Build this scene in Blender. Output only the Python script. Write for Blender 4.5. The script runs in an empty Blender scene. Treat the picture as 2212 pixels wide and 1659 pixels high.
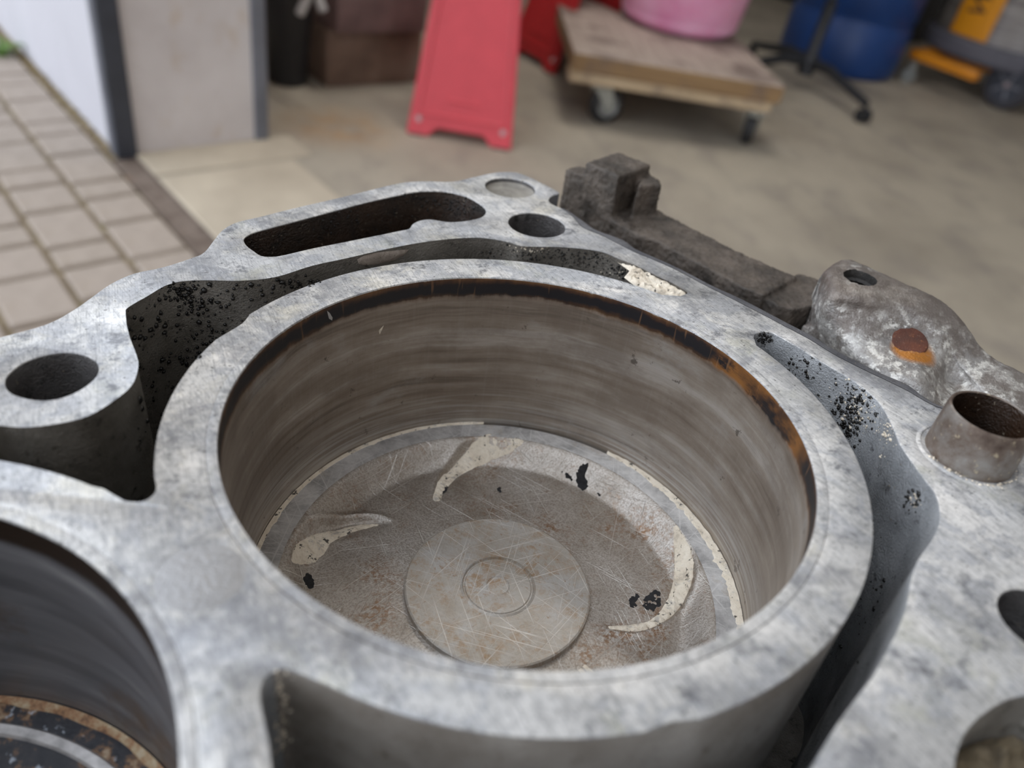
import bpy, bmesh, math, random
import numpy as np
from mathutils import Vector, Matrix, noise as mnoise

random.seed(7)
rng = np.random.default_rng(7)
SC = bpy.context.scene
COL = SC.collection
PI = math.pi

# ------------------------------------------------------------------ camera
FPX = 1662.0                       # focal length in pixels of the 2212 px wide frame
CAM_H = 0.80                       # camera height above the garage floor (m)
DECK_H = 70.09                     # camera height above the machined deck (mm)


def rot_cam(pitch, roll):
    p, r = math.radians(pitch), math.radians(roll)
    m = np.stack([np.array([1, 0, 0.]), np.array([0, math.sin(p), math.cos(p)]),
                  np.array([0, -math.cos(p), math.sin(p)])], 1)
    c, s = math.cos(r), math.sin(r)
    return m @ np.array([[c, -s, 0], [s, c, 0], [0, 0, 1]])


RW = rot_cam(37.2, 11.8)           # camera against the level ground
RD = rot_cam(35.36, 7.70)          # camera against the engine deck (block sits 4 degrees out of level)

cam_data = bpy.data.cameras.new('camera')
cam = bpy.data.objects.new('camera', cam_data)
COL.objects.link(cam)
SC.camera = cam
cam_data.sensor_width = 36.0
cam_data.lens = 36.0 * FPX / 2212.0
cam_data.clip_start = 0.004
cam_data.clip_end = 100
cam_data.dof.use_dof = True
cam_data.dof.focus_distance = 0.140
cam_data.dof.aperture_fstop = 15.0
cm = Matrix.Identity(4)
for i in range(3):
    for j in range(3):
        cm[i][j] = RW[i, j]
cm.translation = (0, 0, CAM_H)
cam.matrix_world = cm

# ------------------------------------------------------------------ overcast sky, exposure
world = bpy.data.worlds.new('overcast_sky')
SC.world = world
world.use_nodes = True
wn = world.node_tree
wn.nodes.clear()
w_out = wn.nodes.new('ShaderNodeOutputWorld')
w_bg = wn.nodes.new('ShaderNodeBackground')
w_tc = wn.nodes.new('ShaderNodeTexCoord')
w_sep = wn.nodes.new('ShaderNodeSeparateXYZ')
w_rmp = wn.nodes.new('ShaderNodeValToRGB')
wn.links.new(w_tc.outputs['Generated'], w_sep.inputs[0])
wn.links.new(w_sep.outputs['Z'], w_rmp.inputs[0])
w_rmp.color_ramp.elements[0].position = 0.0
w_rmp.color_ramp.elements[0].color = (0.90, 0.94, 1.00, 1)
w_rmp.color_ramp.elements[1].position = 0.9
w_rmp.color_ramp.elements[1].color = (0.80, 0.86, 0.95, 1)
wn.links.new(w_rmp.outputs[0], w_bg.inputs[0])
w_bg.inputs[1].default_value = 1.0
wn.links.new(w_bg.outputs[0], w_out.inputs[0])
SC.view_settings.view_transform = 'Standard'
SC.view_settings.look = 'None'
SC.view_settings.gamma = 1.0
SC.view_settings.exposure = 1.4
SC.view_settings.use_curve_mapping = False
try:
    SC.cycles.use_denoising = True
    SC.cycles.max_bounces = 8
    SC.cycles.sample_clamp_indirect = 6.0
except Exception:
    pass


# fill lamps added out of view for interior and deck; housings stand further down
FILL_LAMPS = [(0.0, 1.3, 9.0, 'added fill lamp in a long white housing above the steel boxes, nearest the facade wall'), (3.3, 2.2, 3.0, 'added fill lamp in a long white housing above the vacuum cleaner')]

# ------------------------------------------------------------------ from sight lines to places on real planes
def _ray(R, px, py):
    return R @ np.array([(px - 1106) / FPX, -(py - 829.5) / FPX, -1.0])


def floor(px, py, z=0.0):
    """point of the level plane at height z (m) seen at that place of the photograph"""
    d = _ray(RW, px, py)
    t = (z - CAM_H) / d[2]
    return Vector((d[0] * t, d[1] * t, z))


def onplane(px, py, p0, n):
    d = Vector(_ray(RW, px, py))
    c = Vector((0, 0, CAM_H))
    t = (Vector(p0) - c).dot(n) / d.dot(n)
    return c + d * t


def deck(px, py, z=0.0):
    """block coordinates (mm): point of the plane z mm above the machined deck"""
    d = _ray(RD, px, py)
    t = (z - DECK_H) / d[2]
    return (d[0] * t, d[1] * t, z)


C1 = np.array([0.055, 2.122]) * 43      # bore centres in block coordinates
C2 = np.array([-1.489, 0.384]) * 43
AX = (C2 - C1) / np.linalg.norm(C2 - C1)
R_BORE, R_COLLAR = 43.0, 50.4

RE = RW @ RD.T
M_ENG = Matrix.Identity(4)
for i in range(3):
    for j in range(3):
        M_ENG[i][j] = RE[i, j]
_t = np.array([0, 0, CAM_H]) - RE @ np.array([0, 0, DECK_H * 0.001])
M_ENG.translation = Vector(_t)


# ------------------------------------------------------------------ node helper
class NT:
    def __init__(self, name):
        self.m = bpy.data.materials.new(name)
        self.m.use_nodes = True
        self.t = self.m.node_tree
        self.t.nodes.clear()
        self.out = self.t.nodes.new('ShaderNodeOutputMaterial')
        self.b = self.t.nodes.new('ShaderNodeBsdfPrincipled')
        self.t.links.new(self.b.outputs[0], self.out.inputs[0])
        self.tc = self.t.nodes.new('ShaderNodeTexCoord')
        self.obj = self.tc.outputs['Object']

    def put(self, sock, v):
        if isinstance(v, bpy.types.NodeSocket):
            self.t.links.new(v, sock)
        elif isinstance(v, (tuple, list)) and len(v) == 3 and sock.type == 'RGBA':
            sock.default_value = (*v, 1)
        else:
            sock.default_value = v

    def mapping(self, scale=(1, 1, 1), rot=(0, 0, 0), loc=(0, 0, 0), vec=None):
        if any(rot):                       # turn first, stretch afterwards
            r = self.t.nodes.new('ShaderNodeMapping')
            self.put(r.inputs['Vector'], vec or self.obj)
            r.inputs['Rotation'].default_value = rot
            vec = r.outputs[0]
        n = self.t.nodes.new('ShaderNodeMapping')
        self.put(n.inputs['Vector'], vec or self.obj)
        n.inputs['Scale'].default_value = scale
        n.inputs['Location'].default_value = loc
        return n.outputs[0]

    def noise(self, scale, detail=4, rough=0.55, vec=None, dist=0.0, out='Fac'):
        n = self.t.nodes.new('ShaderNodeTexNoise')
        self.put(n.inputs['Vector'], vec or self.obj)
        n.inputs['Scale'].default_value = scale
        n.inputs['Detail'].default_value = detail
        n.inputs['Roughness'].default_value = rough
        n.inputs['Distortion'].default_value = dist
        return n.outputs[out]

    def voro(self, scale, vec=None, feature='F1', out='Distance', rand=1.0):
        n = self.t.nodes.new('ShaderNodeTexVoronoi')
        n.feature = feature
        self.put(n.inputs['Vector'], vec or self.obj)
        n.inputs['Scale'].default_value = scale
        n.inputs['Randomness'].default_value = rand
        return n.outputs[out]

    def ramp(self, fac, stops, interp='LINEAR'):
        n = self.t.nodes.new('ShaderNodeValToRGB')
        self.put(n.inputs[0], fac)
        cr = n.color_ramp
        cr.interpolation = interp
        while len(cr.elements) < len(stops):
            cr.elements.new(0.5)
        for e, (p, c) in zip(cr.elements, stops):
            e.position = p
            e.color = (c, c, c, 1) if isinstance(c, (int, float)) else (*c, 1)
        return n.outputs[0]

    def mix(self, fac, a, b, mode='MIX'):
        n = self.t.nodes.new('ShaderNodeMix')
        n.data_type = 'RGBA'
        n.blend_type = mode
        self.put(n.inputs[0], fac)
        self.put(n.inputs[6], a)
        self.put(n.inputs[7], b)
        return n.outputs[2]

    def math(self, op, a, b=0.0, c=None, clamp=False):
        n = self.t.nodes.new('ShaderNodeMath')
        n.operation = op
        n.use_clamp = clamp
        self.put(n.inputs[0], a)
        self.put(n.inputs[1], b)
        if c is not None:
            self.put(n.inputs[2], c)
        return n.outputs[0]

    def sep(self, vec=None):
        n = self.t.nodes.new('ShaderNodeSeparateXYZ')
        self.put(n.inputs[0], vec or self.obj)
        return n.outputs

    def near(self, p, r0, r1, vec=None):
        """1 inside r0 of point p, 0 beyond r1 (object coordinates)"""
        n = self.t.nodes.new('ShaderNodeVectorMath')
        n.operation = 'DISTANCE'
        self.put(n.inputs[0], vec or self.obj)
        n.inputs[1].default_value = p
        m = self.t.nodes.new('ShaderNodeMapRange')
        self.put(m.inputs[0], n.outputs['Value'])
        m.inputs[1].default_value = r0
        m.inputs[2].default_value = r1
        m.inputs[3].default_value = 1.0
        m.inputs[4].default_value = 0.0
        return m.outputs[0]

    def bump(self, h, strength=0.5, dist=0.001):
        n = self.t.nodes.new('ShaderNodeBump')
        self.put(n.inputs['Height'], h)
        n.inputs['Strength'].default_value = strength
        n.inputs['Distance'].default_value = dist
        self.t.links.new(n.outputs[0], self.b.inputs['Normal'])

    def set(self, color=None, rough=None, metal=None, **kw):
        if color is not None:
            self.put(self.b.inputs['Base Color'], color)
        if rough is not None:
            self.put(self.b.inputs['Roughness'], rough)
        if metal is not None:
            self.put(self.b.inputs['Metallic'], metal)
        for k, v in kw.items():
            self.put(self.b.inputs[k], v)
        return self.m


def plain(name, col, rough=0.5, metal=0.0, var=0.25, scale=12.0, bump=0.0):
    """one-colour material with a little procedural wear"""
    t = NT(name)
    n = t.noise(scale, 5, 0.6)
    lo = tuple(c * (1 - var) for c in col)
    hi = tuple(min(1, c * (1 + var)) for c in col)
    c = t.ramp(n, [(0.3, lo), (0.7, hi)])
    if bump:
        t.bump(t.noise(scale * 12, 4), bump, 0.002)
    return t.set(c, rough, metal)


# ------------------------------------------------------------------ materials of the engine
BR = math.radians(45)


def mat_deck():
    t = NT('machined_aluminium')
    warp = t.noise(120, 3, 0.5, out='Color')
    v = t.mix(0.010, t.obj, warp, 'ADD')
    base = t.ramp(t.noise(75, 8, 0.68, v), [(0.32, (0.42, 0.42, 0.425)), (0.44, (0.56, 0.56, 0.555)),
                                            (0.54, (0.65, 0.645, 0.635)), (0.68, (0.80, 0.79, 0.775))])
    # etched islands with sharp shores, bluish grey and cream
    isl = t.ramp(t.noise(120, 7, 0.68, t.mapping(loc=(3, 1, 0), vec=v)), [(0.505, 0.0), (0.535, 1.0)])
    base = t.mix(t.math('MULTIPLY', isl, t.ramp(t.noise(420, 5, 0.7), [(0.3, 0.35), (0.7, 0.85)])), base, (0.40, 0.415, 0.45))
    cream = t.ramp(t.noise(95, 7, 0.7, t.mapping(loc=(9, 4, 2), vec=v)), [(0.54, 0.0), (0.66, 1.0)])
    base = t.mix(t.math('MULTIPLY', cream, 0.5), base, (0.64, 0.60, 0.49))
    grn = t.ramp(t.noise(70, 6, 0.66, t.mapping(loc=(2, 14, 2), vec=v)), [(0.57, 0.0), (0.68, 1.0)])
    base = t.mix(t.math('MULTIPLY', grn, 0.6), base, (0.42, 0.42, 0.33))
    # smudges of burnt gasket
    sm = t.ramp(t.noise(190, 9, 0.78, t.mapping((1, 1, 1), (0, 0, 0), (5, 5, 5))), [(0.525, 0.0), (0.61, 1.0)])
    sm2 = t.ramp(t.noise(60, 4, 0.6, t.mapping(loc=(7, 5, 5))), [(0.40, 0.35), (0.55, 1.0)])
    base = t.mix(t.math('MULTIPLY', t.math('MULTIPLY', sm, sm2), 0.85), base, (0.12, 0.125, 0.14))
    big = t.ramp(t.noise(52, 5, 0.6, t.mapping(loc=(11, 2, 8), vec=v)), [(0.53, 0.0), (0.59, 1.0)])
    tex = t.ramp(t.noise(330, 6, 0.7), [(0.35, 0.25), (0.65, 0.85)])
    base = t.mix(t.math('MULTIPLY', big, tex), base, (0.26, 0.265, 0.285))
    # milling marks, two crossing directions
    br = t.noise(1.0, 3, 0.6, t.mapping((90, 3600, 90), (0, 0, BR)))
    br2 = t.noise(1.0, 2, 0.6, t.mapping((160, 3400, 160), (0, 0, BR + 0.3), (3, 3, 3)))
    brm = t.math('MULTIPLY', br, br2)
    base = t.mix(t.ramp(brm, [(0.16, 0.5), (0.24, 0.0)]), base, (0.22, 0.225, 0.24))
    base = t.mix(t.ramp(brm, [(0.30, 0.0), (0.42, 0.25)]), base, (0.92, 0.925, 0.93))
    gn = t.noise(900, 6, 0.75, t.mapping(loc=(4, 4, 4)))
    base = t.mix(t.ramp(gn, [(0.36, 0.45), (0.50, 0.0)]), base, (0.27, 0.27, 0.27))
    base = t.mix(t.ramp(gn, [(0.54, 0.0), (0.68, 0.4)]), base, (0.86, 0.85, 0.83))
    sp = t.ramp(t.noise(1300, 4, 0.65), [(0.61, 0.0), (0.67, 0.85)])
    base = t.mix(sp, base, (0.09, 0.085, 0.08))
    rough = t.ramp(t.noise(160, 5), [(0.35, 0.42), (0.65, 0.62)])
    h = t.math('ADD', t.math('MULTIPLY', brm, 0.4), t.noise(700, 5, 0.65))
    t.bump(h, 0.14, 0.0004)
    return t.set(base, rough, 0.38)


def mat_cast(name, dark, mid, speck, grime=0.5, rough=(0.45, 0.8), metal=0.25, scale=1.0):
    t = NT(name)
    n = t.noise(70 * scale, 7, 0.65)
    c = t.ramp(n, [(0.34, dark), (0.66, mid)])
    s = t.ramp(t.noise(420 * scale, 5, 0.7), [(0.60 - 0.1 * grime, 0.0), (0.74 - 0.1 * grime, 1.0)])
    c = t.mix(s, c, speck)
    s2 = t.ramp(t.noise(1300 * scale, 3, 0.6), [(0.66, 0.0), (0.72, 0.6)])
    c = t.mix(s2, c, (0.34, 0.29, 0.22))
    t.bump(t.math('ADD', t.noise(600 * scale, 5, 0.7), t.noise(2600 * scale, 2)), 0.45, 0.0006)
    r = t.ramp(t.noise(180 * scale, 4), [(0.35, rough[0]), (0.65, rough[1])])
    return t.set(c, r, metal)


def mat_bore():
    t = NT('honed_bore')
    x, y, z = t.sep()
    wv = t.mix(0.005, t.obj, t.noise(30, 3, 0.5, out='Color'), 'ADD')
    st = t.noise(1.0, 6, 0.62, t.mapping((11, 11, 260), vec=wv))
    st2 = t.noise(1.0, 7, 0.68, t.mapping((48, 48, 95), loc=(2, 7, 1)))
    fine = t.noise(1.0, 3, 0.6, t.mapping((40, 40, 1500)))
    hone = t.noise(1.0, 2, 0.5, t.mapping((1500, 1500, 30)))
    c = t.ramp(st, [(0.32, (0.15, 0.122, 0.098)), (0.43, (0.31, 0.26, 0.215)), (0.55, (0.39, 0.34, 0.29)), (0.64, (0.50, 0.46, 0.42)), (0.72, (0.30, 0.26, 0.225))])
    c = t.mix(t.ramp(st2, [(0.40, 0.55), (0.56, 0.0)]), c, (0.19, 0.15, 0.12))
    c = t.mix(t.ramp(st2, [(0.56, 0.0), (0.70, 0.45)]), c, (0.52, 0.515, 0.51))
    c = t.mix(t.ramp(hone, [(0.50, 0.0), (0.8, 0.10)]), c, (0.5, 0.48, 0.45))
    low = t.ramp(t.math('MULTIPLY', z, -20.0), [(0.46, 0.0), (0.70, 0.8)])
    c = t.mix(t.math('MULTIPLY', low, t.ramp(fine, [(0.45, 0.0), (0.62, 0.9)])), c, (0.52, 0.50, 0.47))
    sp = t.ramp(t.noise(230, 7, 0.75), [(0.63, 0.0), (0.67, 0.75)])
    c = t.mix(sp, c, (0.085, 0.07, 0.058))
    # carbon band at the top of ring travel: z counted in mm from the deck
    zmm = t.math('MULTIPLY', z, -1000.0)
    wob = t.noise(1.0, 7, 0.72, t.mapping((55, 55, 160)))
    tooth = t.noise(1.0, 3, 0.6, t.mapping((520, 520, 40)))
    ze = t.math('ADD', zmm, t.math('MULTIPLY', t.math('SUBTRACT', wob, 0.5), 2.4))
    ze = t.math('ADD', ze, t.math('MULTIPLY', t.math('SUBTRACT', tooth, 0.5), 1.3))
    band = t.ramp(t.math('DIVIDE', ze, 10.0), [(0.005, 0.0), (0.025, 1.0), (0.37, 1.0), (0.41, 0.5), (0.47, 0.0)])
    tone = t.ramp(t.math('DIVIDE', t.math('ADD', ze, t.math('MULTIPLY', t.math('SUBTRACT', st2, 0.5), 4.0)), 6.0),
                  [(0.0, (0.15, 0.075, 0.032)), (0.14, (0.06, 0.028, 0.015)), (0.24, (0.012, 0.010, 0.012)),
                   (0.52, (0.010, 0.010, 0.013)), (0.64, (0.055, 0.027, 0.014)), (0.80, (0.20, 0.115, 0.055))])
    amber = t.ramp(t.noise(30, 4, 0.6, t.mapping(loc=(4, 0, 0))), [(0.50, 0.0), (0.58, 0.9)])
    rightside = t.ramp(t.math('MULTIPLY', x, 18.0), [(0.35, 0.0), (0.7, 1.0)])
    tone = t.mix(t.math('MULTIPLY', t.math('MULTIPLY', amber, rightside), t.ramp(wob, [(0.44, 0.0), (0.54, 1.0)])), tone, (0.24, 0.10, 0.025))
    tick = t.noise(1.0, 2, 0.5, t.mapping((900, 900, 90), loc=(5, 0, 0)))
    tone = t.mix(t.ramp(tick, [(0.655, 0.0), (0.72, 0.45)]), tone, (0.24, 0.125, 0.06))
    c = t.mix(band, c, tone)
    metal = t.math('SUBTRACT', 0.6, t.math('MULTIPLY', band, 0.5))
    rough = t.ramp(st2, [(0.3, 0.32), (0.7, 0.46)])
    t.bump(t.math('ADD', st, t.math('MULTIPLY', fine, 0.3)), 0.10, 0.0006)
    return t.set(c, rough, metal)


def mat_bore_dark():
    t = NT('stained_bore')
    x, y, z = t.sep()
    st = t.noise(1.0, 5, 0.62, t.mapping((18, 18, 200)))
    c = t.ramp(st, [(0.32, (0.10, 0.10, 0.11)), (0.55, (0.23, 0.23, 0.245)), (0.7, (0.42, 0.415, 0.415))])
    br = t.ramp(t.noise(60, 5, 0.65), [(0.52, 0.0), (0.66, 0.8)])
    c = t.mix(br, c, (0.13, 0.075, 0.04))
    zmm = t.math('MULTIPLY', z, -0.1 * 1000.0)
    wob = t.noise(1.0, 5, 0.7, t.mapping((70, 70, 200)))
    band = t.ramp(t.math('ADD', zmm, t.math('MULTIPLY', t.math('SUBTRACT', wob, 0.5), 0.25)),
                  [(0.01, 0.0), (0.04, 1.0), (0.38, 1.0), (0.48, 0.0)])
    c = t.mix(band, c, (0.035, 0.022, 0.015))
    return t.set(c, t.ramp(st, [(0.3, 0.3), (0.7, 0.5)]), 0.6)


def scratches(t, angles, sx=55, sy=3600, lo=0.66, hi=0.74):
    tot = None
    for k, a in enumerate(angles):
        n = t.noise(1.0, 1.5, 0.5, t.mapping((sx, sy, 1), (0, 0, a), (k * 3.1, k * 1.7, k)), dist=0.0)
        s = t.ramp(n, [(lo, 0.0), (hi, 1.0)])
        tot = s if tot is None else t.math('MAXIMUM', tot, s)
    return tot


def mat_crown():
    t = NT('piston_crown_skin')
    x, y, z = t.sep()
    c = t.ramp(t.noise(60, 6, 0.65), [(0.32, (0.37, 0.33, 0.285)), (0.5, (0.53, 0.495, 0.455)), (0.7, (0.70, 0.68, 0.65))])
    gr = t.noise(2600, 4, 0.7)
    c = t.mix(t.ramp(gr, [(0.40, 0.5), (0.56, 0.0)]), c, (0.22, 0.17, 0.13))
    rust = t.ramp(t.noise(85, 7, 0.72, t.mapping(loc=(1, 8, 0))), [(0.48, 0.0), (0.64, 0.85)])
    rsp = t.ramp(t.noise(1000, 4, 0.7, t.mapping(loc=(1, 8, 5))), [(0.44, 0.0), (0.58, 1.0)])
    c = t.mix(t.math('MULTIPLY', rust, rsp), c, (0.27, 0.15, 0.075))
    sc = scratches(t, (0.5, -0.35, 1.1, -0.9, 1.75, 2.3), sx=40, sy=2800, lo=0.67, hi=0.72)
    c = t.mix(t.math('MULTIPLY', sc, 0.45), c, (0.76, 0.74, 0.70))
    t.bump(t.math('ADD', gr, t.math('MULTIPLY', sc, -0.6)), 0.35, 0.0005)
    return t.set(c, t.ramp(gr, [(0.3, 0.42), (0.7, 0.30)]), 0.85)


def mat_crown_pad():
    t = NT('piston_pad_skin')
    c = t.ramp(t.noise(110, 6, 0.65), [(0.32, (0.38, 0.335, 0.28)), (0.5, (0.46, 0.43, 0.39)), (0.7, (0.51, 0.505, 0.495))])
    rust = t.ramp(t.noise(520, 5, 0.72), [(0.46, 0.0), (0.62, 0.8)])
    rm_ = t.ramp(t.noise(120, 5, 0.65, t.mapping(loc=(3, 3, 1))), [(0.40, 0.15), (0.62, 1.0)])
    c = t.mix(t.math('MULTIPLY', rust, rm_), c, (0.36, 0.23, 0.12))
    rs2 = t.ramp(t.noise(700, 4, 0.7), [(0.60, 0.0), (0.70, 0.6)])
    c = t.mix(rs2, c, (0.28, 0.15, 0.06))
    sc = scratches(t, (0.6, -0.5, 1.15, -1.0, 0.15, 1.7), sx=36, sy=2700, lo=0.65, hi=0.71)
    c = t.mix(t.math('MULTIPLY', sc, 0.55), c, (0.80, 0.77, 0.72))
    t.bump(t.math('ADD', t.noise(1500, 3), t.math('MULTIPLY', sc, -0.8)), 0.22, 0.0005)
    return t.set(c, 0.48, 0.4)


def mat_crown_rim():
    t = NT('piston_rim_skin')
    c = t.ramp(t.noise(130, 7, 0.7), [(0.35, (0.36, 0.36, 0.365)), (0.5, (0.62, 0.62, 0.62)), (0.65, (0.84, 0.84, 0.84))])
    sc = scratches(t, (0.5, -0.35, 1.0, -0.9, 1.6, 0.0), sx=50, sy=1900, lo=0.63, hi=0.70)
    c = t.mix(t.math('MULTIPLY', sc, 0.5), c, (0.90, 0.90, 0.90))
    tan = t.ramp(t.noise(65, 6, 0.7, t.mapping(loc=(6, 1, 0))), [(0.56, 0.0), (0.68, 0.7)])
    c = t.mix(tan, c, (0.50, 0.42, 0.32))
    t.bump(t.math('ADD', t.noise(900, 3), t.math('MULTIPLY', sc, -0.5)), 0.15, 0.0004)
    return t.set(c, 0.4, 0.6)


def mat_carbon():
    t = NT('carbon_crown_skin')
    n = t.noise(170, 7, 0.72)
    c = t.ramp(n, [(0.36, (0.012, 0.014, 0.02)), (0.52, (0.028, 0.028, 0.034)), (0.57, (0.20, 0.11, 0.055)),
                   (0.66, (0.42, 0.34, 0.24))])
    s = t.ramp(t.noise(520, 4, 0.6), [(0.63, 0.0), (0.68, 0.8)])
    c = t.mix(s, c, (0.42, 0.46, 0.52))
    t.bump(n, 0.5, 0.001)
    return t.set(c, 0.55, 0.1)


def mat_tan():
    t = NT('dried_tan_sludge')
    n = t.noise(330, 6, 0.65)
    c = t.ramp(n, [(0.28, (0.48, 0.41, 0.325)), (0.42, (0.76, 0.67, 0.54)), (0.66, (0.88, 0.80, 0.67))])
    s = t.ramp(t.noise(800, 4, 0.65, t.mapping(loc=(2, 2, 2))), [(0.615, 0.0), (0.65, 0.95)])
    c = t.mix(s, c, (0.07, 0.062, 0.055))
    g2 = t.ramp(t.noise(420, 5, 0.7, t.mapping(loc=(7, 1, 2))), [(0.56, 0.0), (0.66, 0.6)])
    c = t.mix(g2, c, (0.34, 0.32, 0.30))
    t.bump(t.math('ADD', n, t.math('MULTIPLY', s, -0.8)), 0.7, 0.0010)
    return t.set(c, 0.75, 0.0)


def mat_boss():
    t = NT('weathered_aluminium_cast')
    n = t.noise(75, 7, 0.66)
    c = t.ramp(n, [(0.34, (0.17, 0.165, 0.165)), (0.5, (0.36, 0.345, 0.33)), (0.62, (0.55, 0.535, 0.51)), (0.78, (0.70, 0.69, 0.66))])
    s = t.ramp(t.noise(240, 6, 0.7, t.mapping(loc=(3, 0, 0))), [(0.50, 0.0), (0.64, 0.75)])
    c = t.mix(s, c, (0.15, 0.125, 0.105))
    w = t.ramp(t.noise(420, 5, 0.7, t.mapping(loc=(8, 3, 1))), [(0.51, 0.0), (0.60, 0.9)])
    c = t.mix(w, c, (0.80, 0.785, 0.74))
    # brown film on the outer crest
    x, y, z = t.sep()
    hgt = t.math('ADD', t.math('MULTIPLY', z, 100.0), t.math('MULTIPLY', t.math('SUBTRACT', t.noise(60, 5, 0.65, t.mapping(loc=(1, 1, 4))), 0.5), 1.6))
    film = t.ramp(t.math('ADD', hgt, 0.6), [(0.42, 0.0), (0.72, 0.85)])
    c = t.mix(film, c, t.mix(t.ramp(n, [(0.4, 0.0), (0.65, 1.0)]), (0.125, 0.10, 0.085), (0.30, 0.26, 0.225)))
    grim = t.ramp(t.noise(95, 7, 0.72, t.mapping(loc=(4, 9, 2))), [(0.46, 0.0), (0.56, 0.8)])
    c = t.mix(grim, c, (0.15, 0.125, 0.11))
    rp = Vector(RUST_P) * 0.001
    ring = t.near((rp.x - 0.0003, rp.y - 0.0026, rp.z - 0.0016), 0.0036, 0.0050)
    c = t.mix(t.math('MULTIPLY', ring, t.ramp(t.noise(300, 4), [(0.3, 0.6), (0.5, 1.0)])), c, (0.47, 0.185, 0.03))
    t.bump(t.math('ADD', t.noise(420, 6, 0.7), t.noise(2200, 2)), 0.36, 0.0006)
    return t.set(c, 0.46, 0.35)


def mat_sleeve(name='rusty_steel_sleeve'):
    t = NT(name)
    n = t.noise(110, 6, 0.68)
    c = t.ramp(n, [(0.34, (0.075, 0.05, 0.04)), (0.47, (0.175, 0.135, 0.11)), (0.60, (0.28, 0.26, 0.24)), (0.75, (0.38, 0.375, 0.36))])
    s = t.ramp(t.noise(900, 4, 0.6), [(0.62, 0.0), (0.68, 0.7)])
    c = t.mix(s, c, (0.55, 0.47, 0.33))
    t.bump(n, 0.3, 0.0006)
    return t.set(c, 0.48, 0.55)


RUST_P = deck(1966, 742, -4.2)

M = {}
M['deck'] = mat_deck()
M['wall_dark'] = mat_cast('sooty_jacket_wall', (0.12, 0.108, 0.092), (0.32, 0.30, 0.27), (0.03, 0.026, 0.022), 0.2, (0.4, 0.7), 0.1)
M['wall_blue'] = mat_cast('grey_jacket_wall', (0.20, 0.21, 0.22), (0.45, 0.465, 0.485), (0.06, 0.06, 0.062), 0.15, (0.4, 0.6), 0.25)
M['wall_brown'] = mat_cast('brown_grey_collar_wall', (0.20, 0.175, 0.15), (0.37, 0.345, 0.315), (0.12, 0.095, 0.075), 0.05, (0.45, 0.7), 0.2)
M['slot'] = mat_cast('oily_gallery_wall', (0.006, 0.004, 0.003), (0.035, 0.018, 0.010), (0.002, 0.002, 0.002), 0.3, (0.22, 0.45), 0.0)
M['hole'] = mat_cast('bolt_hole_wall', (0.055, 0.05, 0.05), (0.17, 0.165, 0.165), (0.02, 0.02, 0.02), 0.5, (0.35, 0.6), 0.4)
M['flank'] = mat_cast('dark_edge_casting', (0.09, 0.092, 0.105), (0.19, 0.192, 0.205), (0.05, 0.05, 0.055), 0.2, (0.55, 0.8), 0.3)
M['rib'] = mat_cast('grimy_brown_casting', (0.045, 0.037, 0.031), (0.155, 0.125, 0.102), (0.022, 0.018, 0.016), 0.15, (0.32, 0.75), 0.1, 1.9)
M['bore'] = mat_bore()
M['bore_dark'] = mat_bore_dark()
M['crown'] = mat_crown()
M['pad'] = mat_crown_pad()
M['rim'] = mat_crown_rim()
M['carbon'] = mat_carbon()
M['tan'] = mat_tan()
M['boss'] = mat_boss()
M['sleeve'] = mat_sleeve()
M['rust'] = mat_cast('red_rust', (0.06, 0.022, 0.015), (0.18, 0.062, 0.036), (0.30, 0.12, 0.055), 0.1, (0.6, 0.9), 0.1, 2.0)
M['oil'] = plain('black_oil_coke', (0.012, 0.011, 0.010), 0.28, 0.0, 0.4, 900)
M['flake'] = plain('black_carbon_flake', (0.018, 0.018, 0.021), 0.6, 0.0, 0.5, 900, 0.5)
M['plug'] = mat_cast('pale_core_plug', (0.27, 0.25, 0.22), (0.47, 0.44, 0.39), (0.16, 0.15, 0.13), 0.1, (0.5, 0.7), 0.3, 2.0)
M['oldmetal'] = plain('worn_grey_metal', (0.42, 0.42, 0.42), 0.4, 0.7, 0.3, 300)


# ------------------------------------------------------------------ object helpers
def smooth(me, ang=35):
    bm = bmesh.new()
    bm.from_mesh(me)
    lim = math.radians(ang)
    for f in bm.faces:
        f.smooth = True
    for e in bm.edges:
        e.smooth = not (len(e.link_faces) == 2 and e.calc_face_angle(0) > lim)
    bm.to_mesh(me)
    bm.free()


def link(name, me, mats, parent=None, ang=35, mw=None):
    for m in (mats if isinstance(mats, (list, tuple)) else [mats]):
        me.materials.append(m)
    if ang:
        smooth(me, ang)
    o = bpy.data.objects.new(name, me)
    COL.objects.link(o)
    if parent:
        o.parent = parent
    if mw is not None:
        o.matrix_world = mw
    return o


def obj_bm(name, bm, mats, parent=None, ang=35, mw=None):
    me = bpy.data.meshes.new(name)
    bmesh.ops.recalc_face_normals(bm, faces=bm.faces)
    bm.to_mesh(me)
    bm.free()
    return link(name, me, mats, parent, ang, mw)


def obj_py(name, verts, faces, mats, parent=None, ang=35, mm=False, recalc=True, mw=None):
    k = 0.001 if mm else 1.0
    me = bpy.data.meshes.new(name)
    me.from_pydata([(v[0] * k, v[1] * k, v[2] * k) for v in verts], [], faces)
    if recalc:
        bm = bmesh.new()
        bm.from_mesh(me)
        bmesh.ops.recalc_face_normals(bm, faces=bm.faces)
        bm.to_mesh(me)
        bm.free()
    return link(name, me, mats, parent, ang, mw)


def empty(name, loc=(0, 0, 0), rz=0.0, mw=None):
    o = bpy.data.objects.new(name, None)
    o.empty_display_size = 0.05
    COL.objects.link(o)
    if mw is not None:
        o.matrix_world = mw
    else:
        o.location = loc
        o.rotation_euler = (0, 0, rz)
    return o


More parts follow.
